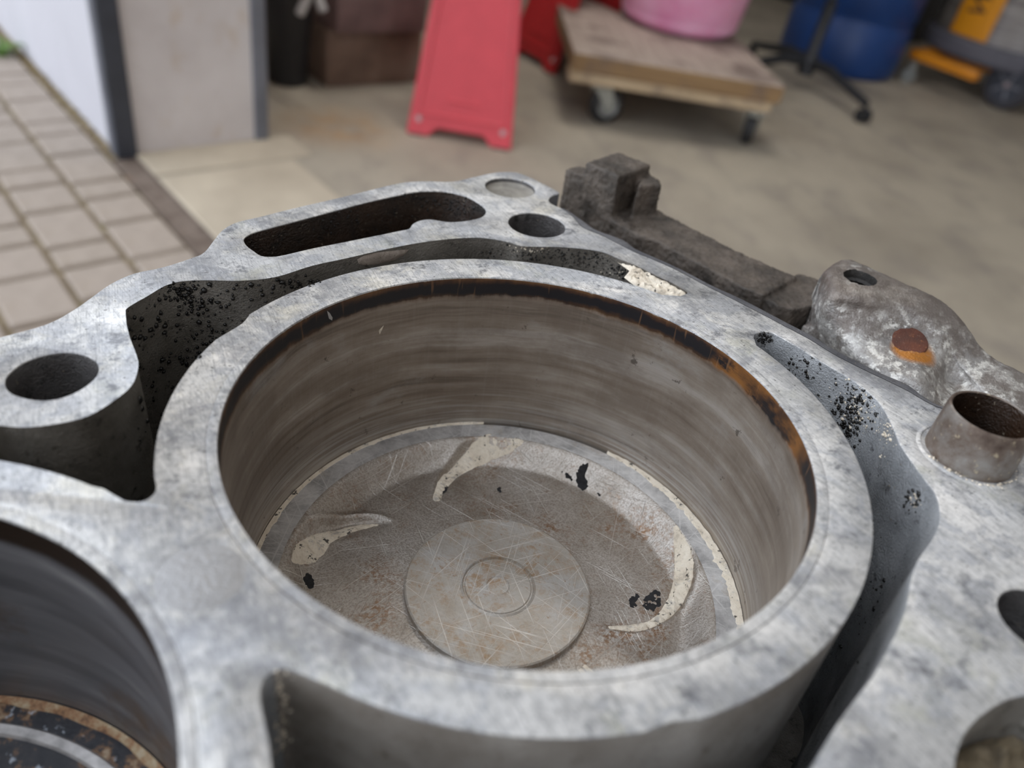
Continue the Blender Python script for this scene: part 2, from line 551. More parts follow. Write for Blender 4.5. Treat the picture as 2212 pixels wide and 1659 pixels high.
def tag(o, label, cat, group=None, kind=None):
    o['label'] = label
    o['category'] = cat
    if group:
        o['group'] = group
    if kind:
        o['kind'] = kind
    return o


def evaluated(o):
    dg = bpy.context.evaluated_depsgraph_get()
    dg.update()
    return bpy.data.meshes.new_from_object(o.evaluated_get(dg))


def box_bm(bm, lo, hi, mat=None, bev=0.0, seg=2):
    r = bmesh.ops.create_cube(bm, size=1.0)
    vs = r['verts']
    for v in vs:
        v.co = Vector(((lo[i] + hi[i]) / 2 + v.co[i] * (hi[i] - lo[i]) for i in range(3)))
    if mat is not None:
        bmesh.ops.transform(bm, matrix=mat, verts=vs)
    if bev:
        es = list({e for v in vs for e in v.link_edges})
        bmesh.ops.bevel(bm, geom=es, offset=bev, segments=seg, profile=0.5, affect='EDGES')
    return bm


def lathe(prof, n=64, arc=2 * PI, closed_profile=False):
    """profile [(r, z)] around Z -> verts, faces"""
    vs, fs = [], []
    full = abs(arc - 2 * PI) < 1e-6
    cols = n if full else n + 1
    m = len(prof)
    for i in range(cols):
        a = arc * i / n
        c, s = math.cos(a), math.sin(a)
        for r, z in prof:
            vs.append((r * c, r * s, z))
    for i in range(n):
        j = (i + 1) % cols
        for k in range(m if closed_profile else m - 1):
            k2 = (k + 1) % m
            fs.append((i * m + k, j * m + k, j * m + k2, i * m + k2))
    return vs, fs


def lathe_obj(name, prof, mats, parent=None, n=64, off=(0, 0, 0), mm=False, ang=35, closed=False, cap=True):
    vs, fs = lathe(prof, n, closed_profile=closed)
    m = len(prof)
    if not closed and cap:
        for k in (0, m - 1):
            if prof[k][0] > 1e-9:
                fs.append(tuple(i * m + k for i in range(n)))
    vs = [(v[0] + off[0], v[1] + off[1], v[2] + off[2]) for v in vs]
    k = 0.001 if mm else 1.0
    me = bpy.data.meshes.new(name)
    me.from_pydata([(v[0] * k, v[1] * k, v[2] * k) for v in vs], [], fs)
    bm = bmesh.new()
    bm.from_mesh(me)
    bmesh.ops.remove_doubles(bm, verts=bm.verts, dist=1e-7)
    bmesh.ops.recalc_face_normals(bm, faces=bm.faces)
    bm.to_mesh(me)
    bm.free()
    return link(name, me, mats, parent, ang)


def tube_pts(bm, pts, rad, n=8, cap=True):
    """round bar along points (list of Vector); rad number or list"""
    rings = []
    N = len(pts)
    for i, p in enumerate(pts):
        p = Vector(p)
        d = (Vector(pts[min(i + 1, N - 1)]) - Vector(pts[max(i - 1, 0)])).normalized()
        u = d.orthogonal().normalized() if i == 0 else (pu - d * pu.dot(d)).normalized()
        pu = u
        v = d.cross(u)
        r = rad[i] if isinstance(rad, (list, tuple)) else rad
        rings.append([bm.verts.new(p + (u * math.cos(2 * PI * k / n) + v * math.sin(2 * PI * k / n)) * r) for k in range(n)])
    for a, b in zip(rings, rings[1:]):
        for k in range(n):
            bm.faces.new((a[k], a[(k + 1) % n], b[(k + 1) % n], b[k]))
    if cap:
        bm.faces.new(rings[0][::-1])
        bm.faces.new(rings[-1])
    return bm


def spline(pts, closed=True, sub=6):
    """Catmull-Rom through 2-D or 3-D points"""
    P = [np.array(p, float) for p in pts]
    n = len(P)
    out = []
    rngi = range(n) if closed else range(n - 1)
    for i in rngi:
        p1, p2 = P[i], P[(i + 1) % n]
        p0 = P[i - 1] if (closed or i > 0) else 2 * p1 - p2
        p3 = P[(i + 2) % n] if (closed or i + 2 < n) else 2 * p2 - p1
        for k in range(sub):
            t = k / sub
            out.append(0.5 * ((2 * p1) + (-p0 + p2) * t + (2 * p0 - 5 * p1 + 4 * p2 - p3) * t * t + (-p0 + 3 * p1 - 3 * p2 + p3) * t ** 3))
    if not closed:
        out.append(P[-1])
    return out


def dk(pts, z=0.0):
    return [deck(p[0], p[1], z)[:2] for p in pts]


def circle(c, r, n=48):
    return [(c[0] + r * math.cos(2 * PI * i / n), c[1] + r * math.sin(2 * PI * i / n)) for i in range(n)]


# ------------------------------------------------------------------ ENGINE BLOCK (outlines read off the photograph, laid on the deck plane)
engine = empty('engine_block', mw=M_ENG)
tag(engine, 'weathered grey aluminium engine block with open bores and stained machined deck in the foreground', 'engine block')

far_left = [(-40, 740), (0, 728), (100, 700), (160, 668), (200, 640), (240, 612), (290, 590), (350, 577), (410, 558), (440, 545),
            (462, 518), (480, 497), (510, 480), (560, 468), (640, 448), (740, 425), (820, 405), (870, 394), (920, 391),
            (975, 392), (1020, 383), (1060, 374), (1090, 371), (1120, 373), (1150, 385), (1180, 400), (1203, 412), (1208, 418), (1197, 421), (1187, 428), (1187, 436), (1198, 443), (1212, 449),
            (1226, 458), (1240, 470), (1256, 488), (1275, 498), (1300, 508), (1340, 528), (1376, 546), (1420, 564),
            (1470, 587), (1530, 619), (1600, 654), (1688, 700), (1750, 733), (1800, 764), (1850, 790), (1900, 814), (1960, 843),
            (2010, 872), (2060, 890), (2120, 903), (2212, 945)]
out2d = [tuple(p) for p in spline(dk(far_left), closed=False, sub=4)]
A0, A1 = np.array(out2d[0]), np.array(out2d[-1])
nrm = np.array([-AX[1], AX[0]])             # across the block, towards the camera's right
EDGE_R = C1 + nrm * 96
tail = [tuple(A1 + np.array([10, -8])), tuple(EDGE_R + AX * -42), tuple(EDGE_R + AX * -30), tuple(EDGE_R + AX * 170),
        tuple(A0 + AX * 130), tuple(A0 + AX * 40 + np.array([-1.5, 1.0])), tuple(A0 + AX * 8)]
outline = out2d + tail

H1 = [(11, 826), (20, 807), (51, 783), (93, 768), (137, 761), (179, 766), (206, 780), (213, 797), (203, 818), (172, 842), (131, 859), (89, 864), (45, 857), (19, 844)]
H2 = [(222, 455), (250, 430), (300, 410), (450, 370), (600, 330), (750, 290), (900, 250), (1100, 205), (1200, 188), (1320, 188), (1400, 200), (1480, 225), (1550, 270),
      (1568, 300), (1545, 330), (1480, 348), (1400, 357), (1340, 355), (1260, 343), (1200, 350), (1160, 370), (1140, 395), (1080, 408),
      (1000, 425), (800, 465), (600, 505), (450, 540), (380, 550), (320, 545), (280, 520), (240, 490)]
H2 = [(440 + x / 2.572, 340 + y / 2.572) for x, y in H2]
GAP_L = [(268, 677), (270, 667), (289, 654), (316, 639), (344, 622), (364, 613), (395, 606), (447, 604), (520, 605), (595, 597), (673, 573), (751, 556), (829, 538),
         (907, 523), (984, 514), (1043, 513), (1093, 521), (1124, 530), (1159, 532), (1218, 533), (1295, 542), (1337, 558), (1376, 573),
         (1418, 594), (1460, 614), (1484, 628), (1486, 635), (1471, 641)]
GAP_L2 = [(541, 682), (525, 700), (491, 721), (481, 727)]
# inner side along the collar of bore one is an exact circle, with the chipped step near (530, 690)
GAP_L3 = [(338, 1030), (342, 1055), (333, 1072), (309, 1086), (282, 1087), (261, 1082), (220, 1058)]
GAP_L4 = [(0, 917), (52, 921), (120, 914), (189, 897), (247, 862), (282, 831), (295, 794), (292, 770), (278, 732), (270, 701)]
GAP_R_out = [(1629, 728), (1632, 722), (1646, 717), (1667, 718), (1682, 725), (1715, 744), (1741, 760), (1780, 784), (1820, 807), (1859, 833), (1893, 862),
             (1917, 896), (1935, 936), (1945, 959), (1964, 988), (1996, 1032), (2020, 1064), (2030, 1099), (2028, 1135), (2012, 1167), (1986, 1205),
             (1970, 1245), (1958, 1310), (1940, 1358), (1916, 1405), (1885, 1461), (1845, 1513), (1801, 1576), (1769, 1632), (1754, 1659), (1700, 1745)]
GAP_R_in2 = [(1515, 1552), (1460, 1557), (1424, 1568), (1400, 1580)]
GAP_B = [(650, 1453), (615, 1444), (590, 1452), (570, 1470), (562, 1500), (570, 1550), (582, 1610), (588, 1665), (600, 1760), (640, 1850), (760, 1930), (1200, 1980), (1560, 1890)]


def arc_from_px(pa, pb, c, r, n=40):
    a = np.array(deck(*pa)[:2]) - c
    b = np.array(deck(*pb)[:2]) - c
    a0, b0 = math.atan2(a[1], a[0]), math.atan2(b[1], b[0])
    d = (b0 - a0 + PI) % (2 * PI) - PI
    return [(c[0] + r * math.cos(a0 + d * k / n), c[1] + r * math.sin(a0 + d * k / n)) for k in range(n + 1)]


def sp(px, sub=4):
    return [tuple(p) for p in spline(dk(px), closed=False, sub=sub)]


gapL = sp(GAP_L) + arc_from_px((1440, 628), (545, 682), C1, R_COLLAR, 60) + sp(GAP_L2, 3) + \
    arc_from_px((470, 736), (338, 1020), C1, R_COLLAR, 30) + sp(GAP_L3) + arc_from_px((200, 1048), (0, 993), C2, R_COLLAR + 0.6, 12)
e = gapL[-1]
gapL += [tuple(np.array(e) + AX * 6 + np.array([-3, 3])), tuple(np.array(e) + np.array([-9, 11.5])), tuple(np.array(deck(0, 917)[:2]) + np.array([-6, -2.5]))] + sp(GAP_L4)


def arc_out(pa, pb, c, r, n):
    return arc_from_px(pa, pb, c, r, n)


gapR = sp(GAP_R_out) + [tuple(deck(*p)[:2]) for p in ((1560, 1890), (1200, 1980), (760, 1930), (640, 1850), (600, 1760))] + \
    sp([(588, 1665), (582, 1610), (570, 1550), (562, 1500), (570, 1470), (590, 1452), (615, 1444), (650, 1455)]) + \
    arc_from_px((700, 1475), (1395, 1585), C1, R_COLLAR, 40) + sp([(1424, 1568), (1460, 1557), (1515, 1553)], 3) + \
    arc_from_px((1560, 1536), (1640, 744), C1, R_COLLAR, 70)
H8 = circle((67.45, 64.3), 5.05, 32)
H9 = sp([(2212, 1502), (2175, 1512), (2127, 1540), (2091, 1576), (2071, 1616), (2063, 1659), (2062, 1720), (2120, 1790), (2260, 1780), (2330, 1640), (2310, 1530), (2260, 1498)])
holes = {
    'bolt_left': [tuple(p) for p in spline(dk(H1), True, 3)],
    'slot': [tuple(p) for p in spline(dk(H2), True, 3)],
    'plug': circle((-6.86, 180.98), 6.16, 40),
    'bolt_far': circle((0.76, 161.04), 6.42, 48),
    'gap_left': gapL,
    'gap_right': gapR,
    'oval': H8,
    'opening': H9,
    'bore_a': circle(C1, R_BORE + 1.5, 160),
    'bore_b': circle(C2, R_BORE + 1.5, 160),
    'sleeve_seat': circle((71.5, 96.4), 5.9, 48),
}
DEPTH = 90.0


def plate(name, loops, z0, z1, bev):
    """filled outline with holes, extruded between z0 and z1 (mm), edges eased by bev"""
    cu = bpy.data.curves.new(name, 'CURVE')
    cu.dimensions = '2D'
    cu.fill_mode = 'BOTH'
    cu.extrude = (z1 - z0) / 2 * 0.001 - bev * 0.001
    cu.bevel_depth = bev * 0.001
    cu.bevel_resolution = 1
    cu.offset = -bev * 0.001
    for L in loops:
        s = cu.splines.new('POLY')
        s.points.add(len(L) - 1)
        for p, q in zip(s.points, L):
            p.co = (q[0] * 0.001, q[1] * 0.001, 0, 1)
        s.use_cyclic_u = True
    o = bpy.data.objects.new(name, cu)
    COL.objects.link(o)
    me = evaluated(o)
    bpy.data.objects.remove(o)
    bpy.data.curves.remove(cu)
    for v in me.vertices:
        v.co.z += (z0 + z1) / 2 * 0.001
    return me


me = plate('deck_casting', [outline] + list(holes.values()), -DEPTH, 0.0, 0.22)
bm = bmesh.new()
bm.from_mesh(me)
bmesh.ops.remove_doubles(bm, verts=bm.verts, dist=2e-6)
bm.to_mesh(me)
bm.free()
me.materials.clear()
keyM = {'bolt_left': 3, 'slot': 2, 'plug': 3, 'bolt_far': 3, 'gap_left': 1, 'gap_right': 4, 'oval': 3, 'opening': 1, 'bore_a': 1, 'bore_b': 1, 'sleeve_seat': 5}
allp, alli = [], []
for k, L in holes.items():
    for q in L:
        allp.append(q)
        alli.append(keyM[k])
for q in outline:
    allp.append(q)
    alli.append(5)
allp, alli = np.array(allp), np.array(alli)
mi = []
for p in me.polygons:
    if p.normal.z > 0.3 and p.center.z > -0.002:
        mi.append(0)
    else:
        d = ((allp - np.array([p.center.x, p.center.y]) * 1000) ** 2).sum(1)
        k = int(alli[d.argmin()])
        if k == 4 and math.hypot(p.center.x * 1000 - C1[0], p.center.y * 1000 - C1[1]) < R_COLLAR + 1.6:
            k = 6
        mi.append(k)
casting = link('deck_casting', me, [M['deck'], M['wall_dark'], M['slot'], M['hole'], M['wall_blue'], M['flank'], M['wall_brown']], engine, 30)
casting.data.polygons.foreach_set('material_index', mi)
casting['label'] = 'flat machined aluminium deck around the bores, mottled grey'

# outer flank of the deck: dark unmachined edge rolling down on the far right
fl_in = sp([(1214, 450), (1226, 458), (1240, 470), (1256, 488), (1275, 498), (1300, 508), (1340, 528), (1376, 546), (1420, 564), (1470, 587), (1530, 619),
            (1600, 654), (1688, 700), (1750, 733), (1800, 764), (1850, 790), (1900, 814), (1960, 843), (2010, 872), (2060, 890)], 3)
fl_out = sp([(1218, 446), (1232, 453), (1250, 464), (1268, 476), (1286, 489), (1306, 497), (1348, 512), (1374, 531), (1424, 553), (1476, 577), (1537, 609),
             (1608, 641), (1696, 687), (1758, 719), (1808, 749), (1858, 775), (1908, 800), (1966, 825), (2014, 862), (2064, 882)], 3)
vs, fs = [], []
for (a, b) in zip(fl_in, fl_out):
    a, b = np.array(a), np.array(b)
    d = b - a
    vs += [(a[0], a[1], -0.02), (*(a + d * .55), -0.16), (*b, -0.75), (*(b + d * .25), -3.0), (*(b + d * .3), -80.0)]
n = len(fl_in)
for i in range(n - 1):
    for k in range(4):
        fs.append((i * 5 + k, (i + 1) * 5 + k, (i + 1) * 5 + k + 1, i * 5 + k + 1))
o = obj_py('deck_flank', vs, fs, M['flank'], engine, 50, mm=True)
o['label'] = 'dark unmachined edge along the far right of the deck'


# --- cylinder liners
def liner(name, c, mat):
    R, T = R_BORE, 1.5
    prof = [(R + T, -0.25), (R + T, 0.0), (R + 0.35, 0.015), (R + 0.1, -0.05), (R, -0.3)] + \
           [(R, -0.3 - 0.5 * k) for k in range(1, 14)] + [(R, -10 - 4 * k) for k in range(0, 21)] + [(R + T, -90), (R + T, -0.25)]
    vs, fs = lathe([(r, z) for r, z in prof[:-1]], 160, closed_profile=True)
    me = bpy.data.meshes.new(name)
    me.from_pydata([((v[0] + c[0]) * .001, (v[1] + c[1]) * .001, v[2] * .001) for v in vs], [], fs)
    bm = bmesh.new()
    bm.from_mesh(me)
    bmesh.ops.recalc_face_normals(bm, faces=bm.faces)
    bm.to_mesh(me)
    bm.free()
    o = link(name, me, [mat, M['deck']], engine, 40)
    for p in o.data.polygons:
        p.material_index = 1 if (p.normal.z > 0.25 and p.center.z > -0.001) else 0
    return o


l1 = liner('cylinder_liner', C1, M['bore'])
l1['label'] = 'brown scuffed bore wall with black carbon band under the rim'
l2 = liner('cylinder_liner', C2, M['bore_dark'])
l2['label'] = 'dark stained bore wall of the lower left cylinder'


# --- floors of the coolant jackets and holes
def plug_floor(name, loop, z, mat, label=None, bump=0.0, parent=engine):
    bm = bmesh.new()
    v = [bm.verts.new((p[0] * .001, p[1] * .001, z * .001)) for p in loop]
    es = [bm.edges.new((v[i], v[(i + 1) % len(v)])) for i in range(len(v))]
    bmesh.ops.triangle_fill(bm, edges=es, use_beauty=True)
    r = bmesh.ops.extrude_face_region(bm, geom=list(bm.faces))
    for q in r['geom']:
        if isinstance(q, bmesh.types.BMVert):
            q.co.z -= 0.002
    o = obj_bm(name, bm, mat, parent, 40)
    if label:
        o['label'] = label
    return o


def grow(loop, d):
    c = np.mean(loop, 0)
    return [tuple(np.array(p) + (np.array(p) - c) / max(1e-6, np.linalg.norm(np.array(p) - c)) * d) for p in loop]


plug_floor('jacket_floor', gapL, -62, M['wall_dark'])
plug_floor('jacket_floor', gapR, -58, M['wall_dark'])
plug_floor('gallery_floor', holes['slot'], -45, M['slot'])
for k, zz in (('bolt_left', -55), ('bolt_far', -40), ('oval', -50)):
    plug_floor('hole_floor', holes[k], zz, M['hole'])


# ------------------------------------------------------------------ walls hit by a sight line (to seat dirt and sludge on them)
def wallhit(px, py, loop, zmin=-58):
    d = _ray(RD, px, py)
    o3 = np.array([0, 0, DECK_H])
    L = np.array(loop)
    P, Q = L, np.roll(L, -1, 0)
    best = None
    for p, q in zip(P, Q):
        e2 = q - p
        det = -d[0] * e2[1] + d[1] * e2[0]
        if abs(det) < 1e-12:
            continue
        t = (-p[0] * e2[1] + p[1] * e2[0]) / det
        s = (d[0] * p[1] - d[1] * p[0]) / det
        if t > 0 and -1e-6 <= s <= 1 + 1e-6:
            z = DECK_H + d[2] * t
            if zmin < z < -0.15 and (best is None or t < best[0]):
                nn = np.array([e2[1], -e2[0]]) / (np.linalg.norm(e2) + 1e-9)
                if nn @ d[:2] > 0:
                    nn = -nn
                best = (t, np.array([d[0] * t, d[1] * t, z]), nn)
    return best


ico = bmesh.new()
bmesh.ops.create_icosphere(ico, subdivisions=1, radius=1.0)
ICO_V = np.array([v.co[:] for v in ico.verts])
ICO_F = [tuple(v.index for v in f.verts) for f in ico.faces]
ico.free()


def lumps(name, items, mat, parent=engine, label=None, flat=0.6):
    """items: (position mm, radius mm)"""
    vs, fs = [], []
    for p, r in items:
        q = ICO_V * (1 + rng.normal(0, 0.12, (len(ICO_V), 1)))
        q = q * np.array([r, r, r]) * rng.uniform(0.6, 1.2, 3)
        b = len(vs)
        vs += [tuple(np.array(p) + w) for w in q]
        fs += [tuple(b + i for i in f) for f in ICO_F]
    o = obj_py(name, vs, fs, mat, parent, 100, mm=True, recalc=False)
    o['kind'] = 'stuff'
    if label:
        o['label'] = label
    return o


def scatter(loop, centres, rlo, rhi, zmin=-58):
    out = []
    for cx, cy, sx, sy, n in centres:
        for _ in range(int(n * 1.9)):
            h = wallhit(cx + rng.normal(0, sx), cy + rng.normal(0, sy), loop, zmin)
            if h:
                r = rlo + (rhi - rlo) * rng.random() ** 3
                out.append((h[1], r))
    return out


it = scatter(gapL, [(390, 625, 26, 14, 60), (415, 655, 22, 14, 36), (440, 720, 30, 25, 45), (410, 770, 20, 18, 40), (330, 720, 30, 45, 60), (480, 660, 55, 25, 70),
                    (620, 620, 70, 12, 60), (330, 880, 20, 60, 30)], 0.06, 0.60)
it += scatter(gapL, [(1230, 560, 60, 10, 170), (1330, 585, 30, 9, 90), (1110, 548, 60, 8, 70)], 0.05, 0.34)
it += scatter(holes['slot'], [(960, 432, 40, 14, 120), (1010, 455, 22, 10, 60), (800, 470, 90, 15, 60)], 0.08, 0.36)
it += scatter(gapR, [(1840, 880, 22, 28, 190), (1835, 930, 14, 20, 60), (1730, 800, 28, 20, 60), (1650, 730, 10, 8, 60), (1970, 1085, 14, 14, 26), (1880, 860, 25, 20, 40),
                     (1850, 1250, 40, 80, 60)], 0.05, 0.44)
lumps('oil_residue', it, M['oil'], label='black coked oil crumbs on the coolant passage walls')
it = scatter(gapR, [(1850, 880, 22, 30, 50), (1915, 920, 10, 26, 36), (1975, 1080, 8, 8, 12), (606, 1540, 12, 55, 40)], 0.10, 0.34)
it += scatter(gapL, [(1150, 535, 25, 6, 40), (1350, 590, 25, 8, 30)], 0.06, 0.22)
lumps('sludge_crumbs', it, M['tan'], label='tan crumbs of dried sludge in the coolant passages')


# --- blobs of dried sludge with an outline, a domed lumpy top and real thickness
def blob(name, loop3, height, mat, parent, up=(0, 0, 1), label=None, res=0.7, lump=0.35, mm=True, sub=2):
    """closed 3-D outline (mm) -> low lumpy dome standing `height` proud"""
    bm = bmesh.new()
    v = [bm.verts.new(p) for p in loop3]
    es = [bm.edges.new((v[i], v[(i + 1) % len(v)])) for i in range(len(v))]
    bmesh.ops.triangle_fill(bm, edges=es, use_beauty=True)
    for _ in range(5):
        long = [e for e in bm.edges if e.calc_length() > res * 1.5]
        if not long:
            break
        bmesh.ops.subdivide_edges(bm, edges=long, cuts=1)
        bmesh.ops.triangulate(bm, faces=bm.faces)
    bmesh.ops.beautify_fill(bm, faces=bm.faces, edges=[e for e in bm.edges if len(e.link_faces) == 2])
    up = Vector(up).normalized()
    L = np.array([p for p in loop3])
    seed = Vector((rng.random() * 50, rng.random() * 50, 0))
    seg = [(L[i], L[(i + 1) % len(L)]) for i in range(len(L))]
    for w in bm.verts:
        p = np.array(w.co)
        dm = min(np.linalg.norm(p - (a + (b - a) * np.clip(((p - a) @ (b - a)) / max(1e-9, (b - a) @ (b - a)), 0, 1))) for a, b in seg)
        f = min(1.0, dm / (1.1 * height + 0.15))
        f = math.sqrt(max(0, f * (2 - f)))
        nz = mnoise.fractal(w.co * 0.9 + seed, 0.8, 2.0, 3)
        w.co += up * (height * f * (0.85 + lump * nz) - 0.02)
    for w in bm.verts:
        w.co *= 0.001
    o = obj_bm(name, bm, mat, parent, 60)
    if label:
        o['label'] = label
    return o


# filled far end of the left passage: sludge seated a little below the deck
fill_px = [(1335, 557), (1376, 573), (1418, 594), (1460, 614), (1484, 628), (1485, 635), (1471, 641), (1432, 629), (1395, 617), (1372, 607), (1350, 590), (1362, 576)]
blob('sludge_deposit', [(*deck(x, y, 0)[:2], -1.0) for x, y in fill_px], 0.9, M['tan'], engine, label='pitted tan sludge filling the end of the coolant passage', res=0.5, lump=0.8)
# tan patch on the passage wall
wp = []
for x, y in [(771, 560), (785, 552), (812, 545), (850, 541), (884, 538), (872, 551), (850, 562), (820, 570), (790, 573), (774, 570)]:
    h = wallhit(x, y, gapL)
    wp.append((h[1], h[2]) if h else None)
wp = [w for w in wp if w]
un = np.mean([w[1] for w in wp], 0)
blob('sludge_deposit', [tuple(w[0] + np.array([*w[1], 0]) * 0.1) for w in wp], 0.22, mat_cast('crazed_patch', (0.26, 0.215, 0.18), (0.50, 0.43, 0.375), (0.07, 0.06, 0.05), 0.3, (0.6, 0.8), 0.0, 2.0), engine, up=(un[0], un[1], 0.15), label='crazed pinkish tan patch on the passage wall', res=0.6)
# scale in the opening at the lower right
blob('scale_deposit', [(p[0], p[1], -9.0) for p in H9[::2]], 3.0, mat_cast('brown_scale', (0.05, 0.04, 0.03), (0.27, 0.21, 0.13), (0.02, 0.018, 0.015), 0.4, (0.6, 0.9), 0.0), engine,
     label='brown crusted scale inside the lower right opening', res=1.2, lump=1.0)

# --- core plugs
lathe_obj('core_plug', [(0, -1.6), (4.6, -1.7), (5.6, -1.45), (6.1, -1.0), (6.14, -4)], M['plug'], engine, 48, (-6.86, 180.98, 0), mm=True, cap=False)['label'] = 'sunken pale round plug at the far corner of the deck'
o = lathe_obj('core_plug', [(0, 0.035), (4.7, 0.035), (4.9, -0.08), (5.05, -0.08), (5.15, 0.03), (5.2, -0.3)], mat_cast('grey_flush_plug', (0.27, 0.27, 0.28), (0.46, 0.455, 0.455), (0.20, 0.20, 0.205), 0.2, (0.45, 0.6), 0.35, 0.6), engine, 48, (-31.14, 54.36, 0), mm=True, cap=False)
o['label'] = 'flush round plug in the bridge between the two bores'

# --- dowel sleeve standing in its seat
sx, sy = 71.5, 96.4
o = lathe_obj('dowel_sleeve', [(6.35, -12), (6.38, 1.0), (6.28, 4.0), (6.15, 7.2), (6.0, 7.9), (5.75, 8.05), (5.55, 7.9), (5.5, 7.2), (5.5, -12)], [M['sleeve'], M['slot']], engine, 64, (sx, sy, 0), mm=True, closed=True)
for p in o.data.polygons:
    p.material_index = 1 if (math.hypot(p.center.x * 1000 - sx, p.center.y * 1000 - sy) < 5.53 and p.center.z < 0.0079) else 0
o['label'] = 'rusty steel locating sleeve standing proud at the right'
lathe_obj('sleeve_seat', [(6.45, -0.5), (6.6, -0.15), (6.85, -0.1), (7.1, 0.18), (7.35, 0.2), (7.8, -0.05), (7.8, -0.6)], M['deck'], engine, 64, (sx, sy, 0), mm=True, closed=True)
plug_floor('hole_floor', circle((sx, sy), 7.0, 32), -10.5, M['hole'])
o = lumps('sludge_crumbs', [((sx + 7.0 * math.cos(a) + rng.normal(0, .25), sy + 7.0 * math.sin(a) + rng.normal(0, .25), 0.1), 0.08 + 0.22 * rng.random() ** 2)
                            for a in rng.uniform(-2.9, -0.3, 70)], M['tan'], label='tan crumbs round the foot of the sleeve')
# pressed ring round the far bolt hole
lathe_obj('counterbore_ring', [(7.55, -0.2), (7.6, 0.03), (7.75, 0.05), (7.9, 0.02), (7.9, -0.2)], M['deck'], engine, 64, (0.76, 161.04, 0), mm=True, closed=True)


# ------------------------------------------------------------------ cast flange behind the deck
def noise_push(me, amp, freq, seed=0.0):
    bm = bmesh.new()
    bm.from_mesh(me)
    bm.normal_update()
    for v in bm.verts:
        q = v.co * 1000 * freq + Vector((seed, seed, seed))
        v.co += v.normal * amp * 0.001 * mnoise.fractal(q, 0.8, 2.0, 4)
    bm.to_mesh(me)
    bm.free()


def prism_mm(bm, top, zb, grow_b=0.0):
    """top: list of (x,y,z) mm; dropped to zb, bottom widened by grow_b"""
    c = np.mean([t[:2] for t in top], 0)
    tv = [bm.verts.new(Vector(t) * .001) for t in top]
    bv = []
    for t in top:
        d = np.array(t[:2]) - c
        q = np.array(t[:2]) + d / np.linalg.norm(d) * grow_b
        bv.append(bm.verts.new((q[0] * .001, q[1] * .001, zb * .001)))
    n = len(top)
    bm.faces.new(tv)
    bm.faces.new(bv[::-1])
    for i in range(n):
        bm.faces.new((tv[i], bv[i], bv[(i + 1) % n], tv[(i + 1) % n]))


bm = bmesh.new()
zr = -6.0
near = [(1290, 458), (1331, 481), (1376, 507), (1421, 521), (1471, 549), (1544, 586), (1600, 617), (1650, 637)]
far = [(1360, 425), (1420, 452), (1449, 468), (1516, 502), (1586, 538), (1620, 553), (1656, 569), (1724, 598)]
for i in range(len(near) - 1):
    prism_mm(bm, [deck(*near[i], zr), deck(*near[i + 1], zr), deck(*far[i + 1], zr), deck(*far[i], zr)], -42)
# lower step of the rib towards the boss
prism_mm(bm, [deck(1640, 640, -7.2), deck(1684, 662, -7.2), deck(1716, 668, -7.2), deck(1790, 655, -7.2), deck(1780, 606, -7.2), deck(1724, 588, -7.2)], -42)
# bed below, joining the rib to the block
prism_mm(bm, [deck(1290, 480, -19), deck(1420, 560, -19), deck(1560, 640, -19), deck(1760, 740, -19), deck(1830, 640, -19), deck(1600, 560, -19), deck(1400, 450, -19)], -42)
# cube lug and its wider shoulder
prism_mm(bm, [deck(1265, 348, 5), deck(1337, 381, 5), deck(1408, 355, 5), deck(1337, 327, 5)], -40, 0.6)
lugL, lugF = np.array(deck(1265, 348, 5)[:2]), np.array(deck(1337, 381, 5)[:2])
un_ = (lugL - lugF) / np.linalg.norm(lugL - lugF)
bk_ = np.array([-un_[1], un_[0]]) * (1 if un_[0] * 0 + (-un_[1]) * 0 + un_[0] > 0 else -1)
if bk_[1] < 0:
    bk_ = -bk_
q0_ = lugL - un_ * 3.0
q1_ = lugL + un_ * 6.2
prism_mm(bm, [(*(q0_ - bk_ * 0.3), 1.4), (*(q1_ - bk_ * 0.3), 1.0), (*(q1_ + bk_ * 5), 1.0), (*(q0_ + bk_ * 7), 1.4)], -40, 0.8)
prism_mm(bm, [deck(1378, 402, 2.4), deck(1430, 398, 2.4), deck(1424, 384, 2.4), deck(1390, 368, 2.4)], -40, 1.2)
me = bpy.data.meshes.new('flange_rib')
bmesh.ops.recalc_face_normals(bm, faces=bm.faces)
bm.to_mesh(me)
bm.free()
o = bpy.data.objects.new('tmp', me)
COL.objects.link(o)
md = o.modifiers.new('r', 'REMESH')
md.mode = 'VOXEL'
md.voxel_size = 0.00036
md2 = o.modifiers.new('s', 'SMOOTH')
md2.factor = 0.5
md2.iterations = 14
me2 = evaluated(o)
bpy.data.objects.remove(o)
noise_push(me2, 0.20, 0.3, 3)
noise_push(me2, 0.18, 1.1, 9)
noise_push(me2, 0.09, 3.2, 4)
o = link('flange_rib', me2, M['rib'], engine, 0)
me2.polygons.foreach_set('use_smooth', [True] * len(me2.polygons))
o['label'] = 'grimy brown cast rib with a square lug behind the deck'


def bicubic(rows, sub=7):
    """rows: list of rows of 3-D points -> finer grid"""
    g = [[np.array(p, float) for p in r] for r in rows]
    g = [spline(r, False, sub) for r in g]
    cols = len(g[0])
    fine = [spline([g[k][c] for k in range(len(g))], False, sub) for c in range(cols)]
    return [[fine[c][r] for c in range(cols)] for r in range(len(fine[0]))]


def D(*a):
    return deck(*a)


